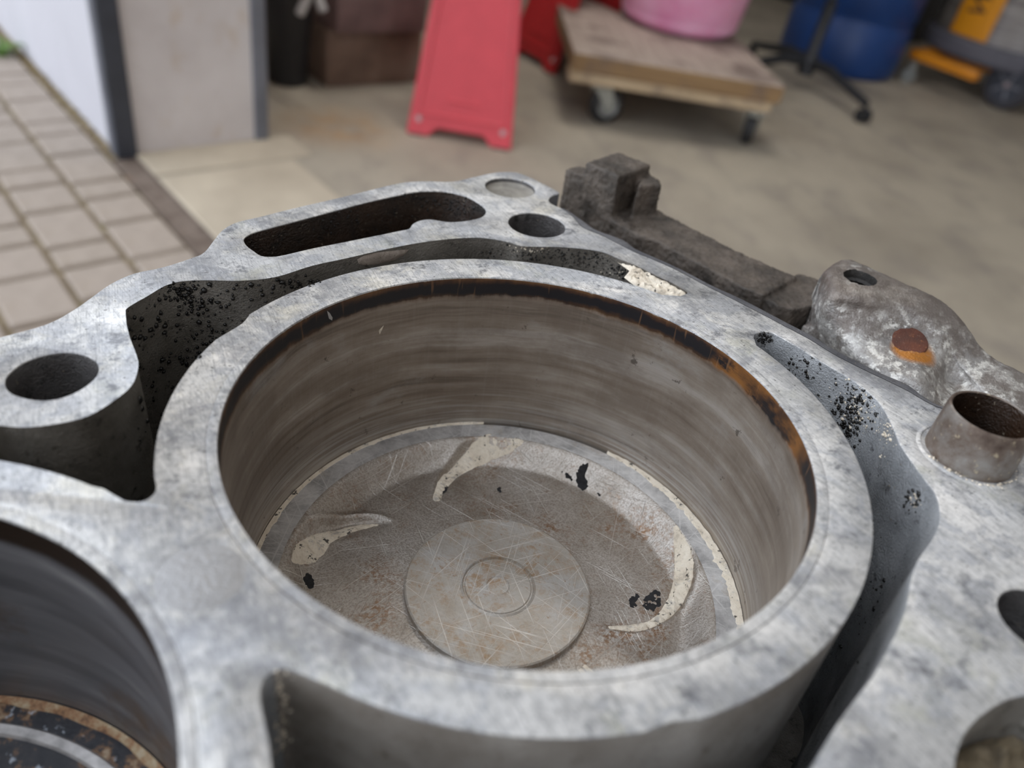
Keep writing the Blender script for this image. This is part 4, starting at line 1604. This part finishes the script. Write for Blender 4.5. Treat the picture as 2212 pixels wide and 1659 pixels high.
def sgn(px, py):
    q = F.inverted() @ onplane(px, py, F.translation, fn)
    return q.x, math.hypot(q.y, q.z)


tl, tr = sgn(933, 0), sgn(1126, 0)
hl = tl[1]
TOP = 0.64
def edge(side, h):
    x1 = (tl if side < 0 else tr)[0]
    x0 = side * W / 2
    hh = (tl if side < 0 else tr)[1]
    return x0 + (x1 - x0) * h / hh


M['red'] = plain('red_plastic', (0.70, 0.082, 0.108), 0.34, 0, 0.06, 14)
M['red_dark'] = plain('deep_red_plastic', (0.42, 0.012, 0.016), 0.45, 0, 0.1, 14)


def panel(name, mat, lean_sign, parent):
    """one leaf of the sign: stepped foot, raised frame and recessed field, drawn in (x, h) and leaned"""
    def pt(x, h, d):
        ang = LEAN
        y = lean_sign * h * math.sin(ang) - d * math.cos(ang)
        z = h * math.cos(ang) + lean_sign * d * math.sin(ang) * 1
        return (x, y, z)
    out = [(edge(-1, 0), 0.0), (edge(-1, 0) + W * .205, 0.0), (edge(-1, 0) + W * .275, .032), (edge(1, 0) - W * .275, .032), (edge(1, 0) - W * .205, 0.0), (edge(1, 0), 0.0),
           (edge(1, .3), .3), (edge(1, TOP), TOP), (edge(-1, TOP), TOP), (edge(-1, .3), .3)]
    bm = bmesh.new()
    f0 = [bm.verts.new(pt(x, h, 0.0)) for x, h in out]
    b0 = [bm.verts.new(pt(x, h, -0.018)) for x, h in out]
    n = len(out)
    front = bm.faces.new(f0)
    bm.faces.new(b0[::-1])
    for i in range(n):
        bm.faces.new((f0[i], b0[i], b0[(i + 1) % n], f0[(i + 1) % n]))
    bmesh.ops.bevel(bm, geom=list(bm.edges), offset=.004, segments=2, affect='EDGES')
    o = obj_bm(name, bm, mat, parent, 30)
    # raised frame ribs on the front
    bm = bmesh.new()
    for (x0, h0), (x1, h1) in (((edge(-1, .06) + .022, .062), (edge(1, .06) - .022, .062)), ((edge(-1, .06) + .022, .062), (edge(-1, TOP - .05) + .022, TOP - .05)), ((edge(1, .06) - .022, .062), (edge(1, TOP - .05) - .022, TOP - .05)),
                               ((edge(-1, TOP - .05) + .022, TOP - .05), (edge(1, TOP - .05) - .022, TOP - .05)), ((-.045, .105), (.045, .105))):
        tube_pts(bm, [Vector(pt(x0, h0, 0.0)), Vector(pt(x1, h1, 0.0))], .005, 8)
    r = obj_bm('raised_border', bm, mat, o, 40)
    return o, pt


M['screw'] = plain('bright_screw', (0.62, 0.5, 0.52), 0.3, 0.6, 0.1, 50)
M['rubber'] = plain('black_rubber', (.02, .02, .022), .7)


def folding_sign(root, mat):
    f_o, pt = panel('front_panel', mat, 1, root)
    ytop = TOP * math.sin(LEAN)
    b_o, pt2 = panel('rear_panel', mat, -1, root)
    b_o.location = (0, 2 * ytop, 0)
    for s in (-1, 1):
        x = edge(s, .05) - s * .026
        vs_, fs_ = lathe([(0, .003), (.007, .0025), (.009, 0)], 12)
        o = obj_py('screw', vs_, fs_, M['screw'], root)
        o.rotation_euler = (PI / 2 - LEAN, 0, 0)
        o.location = Vector(pt(x, .045, 0.0005))
        for yy in (-.004, 2 * ytop - .018):
            bm = bmesh.new()
            box_bm(bm, (edge(s, 0) - s * .03 - .022, yy, -0.004), (edge(s, 0) - s * .03 + .022, yy + .022, .004), bev=.002, seg=1)
            obj_bm('rubber_foot', bm, M['rubber'], root)
    bm = bmesh.new()
    tube_pts(bm, [Vector((edge(-1, TOP), ytop, TOP * math.cos(LEAN) + .004)), Vector((edge(1, TOP), ytop, TOP * math.cos(LEAN) + .004))], .012, 12)
    obj_bm('hinge_bar', bm, mat, root)


folding_sign(sign, M['red'])
s2r, s2l = floor(1193, 163), floor(1130, 127)
d2 = (s2r - s2l).normalized()
F2 = frame(s2r - d2 * W / 2, d2)
sign2 = empty('floor_sign', mw=F2)
tag(sign2, 'deep red folding floor sign turned sideways, partly hidden behind the bright red one', 'floor sign')
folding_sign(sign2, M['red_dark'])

# --- wooden platform dolly
zt = 0.27 * KS
A_, B_, C_, D_ = floor(1241, 112, zt), floor(1687, 178, zt), floor(1603, 55, zt), floor(1227, 0, zt)
DF = frame(Vector((A_.x, A_.y, 0)), Matrix.Rotation(math.radians(-4), 3, 'Z') @ (B_ - A_))
dolly = empty('platform_dolly', mw=DF)
tag(dolly, 'wooden platform dolly on grey casters carrying a pink bucket', 'dolly')
LW = (B_ - A_).length
LD = 0.92
TH = 0.088


def mat_wood(name, c0, c1, rz=0.0):
    t = NT(name)
    g = t.noise(1.0, 6, 0.65, t.mapping((4, 60, 60), (0, 0, rz)))
    c = t.ramp(g, [(0.3, c0), (0.7, c1)])
    s = t.ramp(t.noise(6, 5, 0.6), [(0.50, 0.0), (0.62, 0.7)])
    c = t.mix(s, c, (0.15, 0.11, 0.095))
    t.bump(g, 0.3, 0.003)
    return t.set(c, 0.8, 0)


wood_top = mat_wood('grey_brown_board', (0.33, 0.265, 0.225), (0.50, 0.42, 0.365), PI / 2)
wood_edge = mat_wood('board_end_grain', (0.21, 0.125, 0.06), (0.34, 0.215, 0.105))
wood_low = mat_wood('pale_batten', (0.40, 0.29, 0.175), (0.58, 0.45, 0.30))
npl = 1
for i in range(npl):
    bm = bmesh.new()
    box_bm(bm, (LW * i / npl + .001, 0, zt - TH * .62), (LW * (i + 1) / npl - .001, LD, zt), bev=.003, seg=1)
    o = obj_bm('board', bm, [wood_top, wood_edge], dolly, 20)
    for p in o.data.polygons:
        p.material_index = 0 if p.normal.z > .5 else 1
for y0 in (0.004, LD - .094):
    bm = bmesh.new()
    box_bm(bm, (0.0, y0, zt - TH), (LW - .02, y0 + .09, zt - TH * .62), bev=.003, seg=1)
    obj_bm('batten', bm, wood_low, dolly, 20)
M['zinc'] = plain('dull_zinc', (0.48, 0.50, 0.48), 0.4, 0.6, 0.15, 30)
M['tyre'] = plain('black_rubber_tyre', (0.018, 0.018, 0.02), 0.6, 0, 0.3, 60)
M['hub'] = plain('grey_hub', (0.30, 0.31, 0.31), 0.4, 0.4, 0.2, 60)


def caster(x, y, rz, r):
    c = empty('caster')
    c.parent = dolly
    c.location = (x, y, 0)
    c.rotation_euler = (0, 0, rz)
    bm = bmesh.new()
    zt0 = zt - TH
    box_bm(bm, (-.045, -.04, zt0 - .006), (.045, .04, zt0), bev=.002, seg=1)
    bmesh.ops.create_cone(bm, cap_ends=True, segments=16, radius1=.026, radius2=.03, depth=.02, matrix=Matrix.Translation((0, 0, zt0 - .015)))
    for s in (-1, 1):
        v = [(-.03, zt0 - .012), (.03, zt0 - .012), (.045, r + .012), (.045, r - .014), (.022, r - .014)]
        a = [bm.verts.new((q[0], s * .024 - .002, q[1])) for q in v]
        b = [bm.verts.new((q[0], s * .024 + .002, q[1])) for q in v]
        bm.faces.new(a)
        bm.faces.new(b[::-1])
        for i in range(5):
            bm.faces.new((a[i], b[i], b[(i + 1) % 5], a[(i + 1) % 5]))
    obj_bm('fork', bm, M['zinc'], c, 30)
    w = lathe_obj('wheel', [(.010, -.016), (r * .55, -.014), (r * .62, -.018), (r - .008, -.018), (r, -.010), (r, .010), (r - .008, .018), (r * .62, .018), (r * .55, .014), (.010, .016)], [M['tyre'], M['hub']], c, 28)
    for p in w.data.polygons:
        p.material_index = 1 if math.hypot(p.center.x, p.center.y) < r * .6 else 0
    w.rotation_euler = (PI / 2, 0, 0)
    w.location = (.032, 0, r)
    return c


w1 = DF.inverted() @ floor(1303, 275)
w2 = DF.inverted() @ floor(1603, 318)
rwh = 0.058
caster(w1.x - .03, .06, 0.35, rwh)
caster(w2.x + .01, .06, 1.15, rwh)
caster(.12, LD - .1, 0.6, rwh)
caster(LW - .12, LD - .1, 2.0, rwh)

# --- pink bucket on the dolly
bc = onplane(1462, 62, Vector((0, 0, zt)), Vector((0, 0, 1)))
bl, brr = floor(1340, 55, zt), floor(1575, 78, zt)
rb = (brr - bl).length / 2 * 0.96
bc = floor(1461, 57, zt)
bucket = empty('bucket', bc)
tag(bucket, 'translucent pink round plastic bucket standing on the wooden dolly', 'bucket')
t = NT('milky_pink_plastic')
n_ = t.noise(9, 4)
pk_m = t.set(t.ramp(n_, [(0.3, (0.80, 0.30, 0.52)), (0.7, (0.92, 0.50, 0.72))]), 0.35, 0)
t.put(t.b.inputs['Subsurface Weight'], 0.3)
t.b.inputs['Subsurface Radius'].default_value = (0.03, 0.015, 0.02)
hB = 0.30
lathe_obj('body', [(0, .004), (rb * .78, .004), (rb * .88, .012), (rb * .97, .035), (rb * 1.12, hB), (rb * 1.16, hB), (rb * 1.16, hB + .012), (rb * 1.10, hB + .012), (rb * .97, .032), (0, .012)], pk_m, bucket, 48, cap=False)
bm = bmesh.new()
tube_pts(bm, [Vector((rb * 1.16 * math.cos(a), rb * .5 * math.sin(a) * 0 - rb * .9 * math.sin(a), hB - .02 + .01 * math.sin(a))) for a in np.linspace(0, PI, 16)], .004, 8)
obj_bm('bail_handle', bm, M['zinc'], bucket)

# --- blue barrel
bp = floor(1790, 118)
br_ = (floor(1925, 165) - floor(1650, 120)).length / 2
bb = floor(1800, 138)
barrel = empty('barrel', bb)
tag(barrel, 'dark blue plastic barrel standing behind the black stool base', 'barrel')
t = NT('blue_barrel_plastic')
blue_m = t.set(t.ramp(t.noise(4, 5), [(0.3, (0.006, 0.035, 0.15)), (0.7, (0.010, 0.055, 0.22))]), 0.42, 0)
R_ = 0.28
lathe_obj('body', [(0, 0), (R_ * .90, 0), (R_ * .97, .012), (R_, .04), (R_, .22), (R_ * .975, .23), (R_ * .975, .25), (R_, .26), (R_, .52), (R_ * .975, .53), (R_ * .975, .55), (R_, .56), (R_, .80), (R_ * .93, .84), (R_ * .9, .85), (0, .85)],
          blue_m, barrel, 64, cap=False)
lathe_obj('lid_ring', [(R_ * .93, .835), (R_ * 1.0, .84), (R_ * 1.0, .86), (R_ * .92, .865)], M['steel_dark'], barrel, 64, closed=True)

# --- black stool base with five legs
hub_p = floor(1726, 190)
stool = empty('rolling_stand', hub_p)
tag(stool, 'black steel stand on low caster legs in front of the blue barrel', 'stand')
blk = plain('black_stool_metal', (0.028, 0.03, 0.036), 0.42, 0.2, 0.3, 30)
q0 = floor(1790, 0)
top_dir = (onplane(1795, 0, hub_p, Vector((0, -1, 0))) - hub_p)
HUBZ = 0.11
lathe_obj('column', [(0, .06), (.035, .06), (.035, .13), (.024, .15), (.024, .34), (.016, .345), (.016, .46), (0, .46)], blk, stool, 20, cap=False)
lathe_obj('tray', [(0, .46), (.13, .46), (.14, .47), (.14, .50), (.135, .50), (.13, .475), (0, .472)], blk, stool, 32, cap=False)
leg_end = floor(1855, 262)
v0 = leg_end - hub_p
a0 = math.atan2(v0.y, v0.x)
RL = v0.length
for k in range(3):
    a = a0 + math.radians((0, 180, 268)[k])
    d = Vector((math.cos(a), math.sin(a), 0))
    bm = bmesh.new()
    tube_pts(bm, [d * .03 + Vector((0, 0, HUBZ)), d * RL * .35 + Vector((0, 0, HUBZ + .005)), d * RL * .75 + Vector((0, 0, .085)), d * RL + Vector((0, 0, .068))], [.022, .02, .017, .015], 10)
    lg = obj_bm('leg', bm, blk, stool)
    bm = bmesh.new()
    for s in (-1, 1):
        bmesh.ops.create_cone(bm, cap_ends=True, segments=20, radius1=.026, radius2=.026, depth=.016, matrix=Matrix.Translation(d * (RL + .008) + Vector((-d.y, d.x, 0)) * s * .013 + Vector((0, 0, .026))) @ Matrix.Rotation(a, 4, 'Z') @ Matrix.Rotation(PI / 2, 4, 'X'))
    tube_pts(bm, [d * RL + Vector((0, 0, .026)), d * RL + Vector((0, 0, .07))], .008, 8)
    obj_bm('caster', bm, blk, lg, 40)

# --- orange framed vacuum cleaner with a steel drum
wv = floor(2150, 232)
vdir = floor(2115, 172, .09) - floor(1945, 108, .09)
VF = frame(Vector((wv.x, wv.y, 0)), vdir)
vac = empty('vacuum_cleaner', mw=VF)
tag(vac, 'industrial vacuum cleaner with steel drum, orange frame and black wheel at the right edge', 'vacuum cleaner')
org = plain('orange_paint', (0.62, 0.23, 0.012), 0.4, 0, 0.08, 12)
inv = VF.inverted()
fz = 0.14
e0, e1 = inv @ floor(1938, 98, fz), inv @ floor(2112, 158, fz)
e0.x += 0.075                                  # clear of the barrel
bm = bmesh.new()
box_bm(bm, (e0.x, e0.y, fz - .03), (e1.x + .02, e0.y + .05, fz + .012), bev=.006)
box_bm(bm, (e0.x, e0.y + .30, fz - .03), (e1.x + .3, e0.y + .35, fz + .012), bev=.006)
box_bm(bm, (e0.x, e0.y, fz - .03), (e0.x + .04, e0.y + .35, fz + .012), bev=.006)
obj_bm('frame', bm, org, vac)
rW = 0.108
wc = inv @ floor(2152, 234)
for k, (x, y) in enumerate(((wc.x, wc.y), (wc.x, wc.y + .36))):
    w = lathe_obj('wheel', [(.009, -.022), (rW * .5, -.02), (rW * .58, -.014), (rW * .7, -.022), (rW * .92, -.022), (rW, -.012), (rW, .012), (rW * .92, .022), (rW * .7, .022), (.009, .02)], [plain('dark_grey_tyre', (0.045, 0.045, 0.055), 0.5), M['steel_dark']], vac, 36)
    for p in w.data.polygons:
        p.material_index = 1 if math.hypot(p.center.x, p.center.y) < rW * .66 else 0
    w.rotation_euler = (PI / 2, 0, 0)
    w.location = (x, y, rW)
    cp = lathe_obj('axle_cap', [(0, .032), (.007, .031), (.011, .026), (.012, .018)], M['screw'], w, 16)
    for a in range(5):
        bm = bmesh.new()
        an = 2 * PI * a / 5
        box_bm(bm, (.012, -.006, .016), (rW * .6, .006, .024), Matrix.Rotation(an, 4, 'Z'), .002, 1)
        obj_bm('spoke', bm, M['steel_grey'], w)
for x in (e0.x + .03,):
    bm = bmesh.new()
    bmesh.ops.create_cone(bm, cap_ends=True, segments=20, radius1=.034, radius2=.034, depth=.02, matrix=Matrix.Translation((x, e0.y + .03, .034)) @ Matrix.Rotation(PI / 2, 4, 'X'))
    bmesh.ops.create_cone(bm, cap_ends=True, segments=16, radius1=.012, radius2=.02, depth=.04, matrix=Matrix.Translation((x, e0.y + .03, .075)))
    obj_bm('front_caster', bm, M['zinc'], vac)
# drum stands on the frame; its axis seen from the bumper ring
rD = 0.33
_fp = floor(2152, 126, .20)
_aw = Vector((_fp.x, _fp.y, 0)).normalized()
dc = inv @ (_fp + _aw * rD)
steel = NT('brushed_steel_drum')
s_ = steel.noise(1.0, 5, 0.6, steel.mapping((3, 3, 40)))
steel_m = steel.set(steel.ramp(s_, [(0.3, (0.20, 0.19, 0.20)), (0.7, (0.52, 0.51, 0.52))]), 0.28, 0.85)
o = lathe_obj('drum', [(0, .165), (rD * .96, .165), (rD, .18), (rD, .56), (rD * 1.01, .57), (rD * 1.01, .59), (rD, .60), (rD, .64), (rD * .9, .66), (0, .68)], steel_m, vac, 72, (dc.x, dc.y, 0), cap=False)
lathe_obj('bumper_ring', [(rD + .002, .155), (rD + .022, .158), (rD + .034, .175), (rD + .034, .225), (rD + .022, .24), (rD + .002, .243)], plain('grey_bumper', (0.10, 0.10, 0.125), 0.6, 0, 0.15, 30), vac, 72, (dc.x, dc.y, 0), closed=True)
lathe_obj('motor_head', [(rD * .9, .66), (rD * .98, .67), (rD * .98, .74), (rD * .7, .83), (0, .85)], plain('black_motor_head', (.03, .03, .033), .5), vac, 48, (dc.x, dc.y, 0), cap=False)
# label wrapped on the drum, writing runs upwards
camv = inv @ Vector((0, 0, 0))
a_c = math.atan2(camv.y - dc.y, camv.x - dc.x)


def drum_hit(px, py, r):
    d = (inv.to_3x3() @ Vector(_ray(RW, px, py)))
    c = inv @ Vector((0, 0, CAM_H))
    ox, oy = c.x - dc.x, c.y - dc.y
    A = d.x ** 2 + d.y ** 2
    Bq = 2 * (ox * d.x + oy * d.y)
    Cq = ox * ox + oy * oy - r * r
    disc = Bq * Bq - 4 * A * Cq
    t = (-Bq - math.sqrt(max(0, disc))) / (2 * A)
    q = c + d * t
    return math.atan2(q.y - dc.y, q.x - dc.x), q.z


h1, h2 = drum_hit(2045, 85, rD), drum_hit(2125, 105, rD)
h3, h4 = drum_hit(2080, 0, rD), drum_hit(2168, 10, rD)
ang0, ang1 = (h1[0] + h3[0]) / 2, (h2[0] + h4[0]) / 2
zb_ = max(.246, min(h1[1], h2[1]))
print('LABEL', h1, h2, h3, h4, zb_, dc)
lab_h = 0.30
na, nz_ = 16, 10
vs, fs = [], []
for iz in range(nz_ + 1):
    for ia in range(na + 1):
        a = ang0 + (ang1 - ang0) * ia / na
        z = zb_ + lab_h * iz / nz_
        vs.append((dc.x + (rD + .0015) * math.cos(a), dc.y + (rD + .0015) * math.sin(a), z))
for iz in range(nz_):
    for ia in range(na):
        fs.append((iz * (na + 1) + ia, iz * (na + 1) + ia + 1, (iz + 1) * (na + 1) + ia + 1, (iz + 1) * (na + 1) + ia))
o = obj_py('sticker', vs, fs, plain('orange_sticker', (0.66, 0.27, 0.012), 0.45, 0, 0.04, 12), vac, 60)
o['label'] = 'orange sticker with dark writing running up the drum'
tx = bpy.data.curves.new('txt', 'FONT')
tx.body = 'Wap'
tx.size = 1.0
tx.align_x = 'LEFT'
tx.align_y = 'CENTER'
tx.shear = 0.25
tx.offset = 0.012
to = bpy.data.objects.new('txt', tx)
COL.objects.link(to)
tme = evaluated(to)
bpy.data.objects.remove(to)
bm = bmesh.new()
bm.from_mesh(tme)
bmesh.ops.triangulate(bm, faces=bm.faces)
bmesh.ops.subdivide_edges(bm, edges=bm.edges, cuts=1)
wl_ = abs(ang1 - ang0) * rD
S_ = wl_ * 0.62
ymid = 0.28
for v in bm.verts:
    u_, v_ = v.co.x * S_, (v.co.y - 0.0) * S_
    a = (ang0 + ang1) / 2 - v_ / rD * (1 if ang1 > ang0 else -1)
    v.co = Vector((dc.x + (rD + .003) * math.cos(a), dc.y + (rD + .003) * math.sin(a), zb_ + .075 + u_))
me = bpy.data.meshes.new('lettering')
bm.to_mesh(me)
bm.free()
link('lettering', me, plain('brown_black_print', (0.06, 0.035, 0.02), 0.6), o, 0)

# --- things in the dark behind the reveal
steel_brown = plain('brown_rusty_steel', (0.21, 0.135, 0.13), 0.6, 0.2, 0.35, 10)
p_l, p_r = floor(705, 190), floor(905, 178)
bf = frame(Vector((p_l.x, p_l.y, 0)), p_r - p_l)
wB = (p_r - p_l).length
t = NT('rust_brown_crate')
crate_m = t.set(t.ramp(t.noise(5, 6, 0.6), [(0.3, (0.10, 0.06, 0.045)), (0.55, (0.24, 0.16, 0.12)), (0.75, (0.32, 0.26, 0.22))]), 0.7, 0.1)
h_low = 0.165
bm = bmesh.new()
box_bm(bm, (0, 0, 0), (wB, .3, h_low), bev=.006)
low = obj_bm('steel_box', bm, crate_m, None, 30, bf)
tag(low, 'rust brown steel box on the floor in the dim corner behind the red sign', 'box')
bm = bmesh.new()
box_bm(bm, (.06, .01, h_low + .004), (wB - .06, .03, h_low + .006))
bm.free()
up_f = bf.copy()
up_f.translation = bf @ Vector((.012, -.035, h_low))
bm = bmesh.new()
box_bm(bm, (0, 0, 0), (wB * .92, .3, .15), bev=.006)
o = obj_bm('steel_box', bm, steel_brown, None, 30, up_f)
tag(o, 'dark maroon steel box lying on top of the rust brown box', 'box')
# grey hose bend leaning behind the sign
hp = floor(905, 120)
bm = bmesh.new()
hb = bf @ Vector((wB * .80, .02, h_low + .15))
tube_pts(bm, [Vector((0, .10, .03)), Vector((.03, .06, .032)), Vector((.075, .06, .03)), Vector((.12, .10, .03)), Vector((.13, .17, .03)), Vector((.08, .21, .03)), Vector((.02, .17, .03))], .03, 12)
o = obj_bm('hose', bm, plain('grey_hose', (0.16, 0.17, 0.165), 0.6), None, 40, Matrix.Translation(hb))
tag(o, 'loop of grey hose on top of the maroon steel box', 'hose')
# black bin just inside the reveal
bn = floor(622, 176)
bm = bmesh.new()
o = lathe_obj('waste_bin', [(0, 0), (.050, 0), (.058, .01), (.080, .34), (.085, .34), (.085, .355), (.073, .355), (.054, .012), (0, .012)], plain('black_bin_plastic', (0.016, 0.017, 0.021), 0.4), None, 40, cap=False)
o.location = bn
tag(o, 'black plastic waste bin in the dark just inside the reveal', 'bin')
# long-handled shears hung over the front of the bin, pale grips down
sh = bn + Vector((0.02, -0.115, 0))
shn = Vector((0, -1, 0))
g = {k: onplane(*v, sh, shn) for k, v in dict(le=(646, 32), lt=(664, -4), re=(699, 26), rt=(688, -4), piv=(677, -40), bl=(664, -130), br=(690, -130)).items()}
shears = empty('hand_shears', g['piv'])
tag(shears, 'hand shears with two pale grips hanging over the black bin', 'shears')
inv_s = -g['piv']
for e_, t_, b_ in (('le', 'lt', 'br'), ('re', 'rt', 'bl')):
    bm = bmesh.new()
    pe, pt_ = g[e_] + inv_s, g[t_] + inv_s
    tube_pts(bm, [pe, pe + (pt_ - pe) * .08, pe + (pt_ - pe) * .6, pt_, pt_ * .55], [.007, .0125, .0125, .011, .008], 10)
    obj_bm('grip', bm, plain('pale_grip', (0.52, 0.51, 0.51), 0.5), shears)
    bm = bmesh.new()
    tube_pts(bm, [pt_ * .55, Vector((0, 0, 0)), g[b_] + inv_s], [.006, .008, .002], 8)
    obj_bm('blade', bm, M['steel_grey'], shears)
# black crate added to fill the dark between sign and dolly
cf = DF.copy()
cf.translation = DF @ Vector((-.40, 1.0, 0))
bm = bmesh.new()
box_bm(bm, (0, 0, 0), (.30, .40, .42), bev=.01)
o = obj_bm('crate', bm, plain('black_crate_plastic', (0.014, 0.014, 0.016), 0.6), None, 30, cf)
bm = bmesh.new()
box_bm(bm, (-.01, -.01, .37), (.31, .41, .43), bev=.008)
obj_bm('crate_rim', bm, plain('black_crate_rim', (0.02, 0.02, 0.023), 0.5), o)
tag(o, 'black plastic crate added to deepen the dark behind the red signs and the dolly', 'crate')
cf2 = frame(P(-1.6, 4.55, 0), U)  # dark cabinet added so the far background reads darker
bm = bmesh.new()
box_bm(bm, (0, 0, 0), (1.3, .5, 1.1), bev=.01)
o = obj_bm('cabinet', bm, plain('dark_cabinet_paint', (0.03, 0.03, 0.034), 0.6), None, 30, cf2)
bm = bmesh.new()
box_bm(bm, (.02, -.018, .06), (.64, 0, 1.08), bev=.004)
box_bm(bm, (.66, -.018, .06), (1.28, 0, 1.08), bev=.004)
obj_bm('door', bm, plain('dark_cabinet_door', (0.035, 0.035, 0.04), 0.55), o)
tag(o, 'dark low cabinet added to darken the far side of the garage', 'cabinet')
bpy.context.view_layer.update()
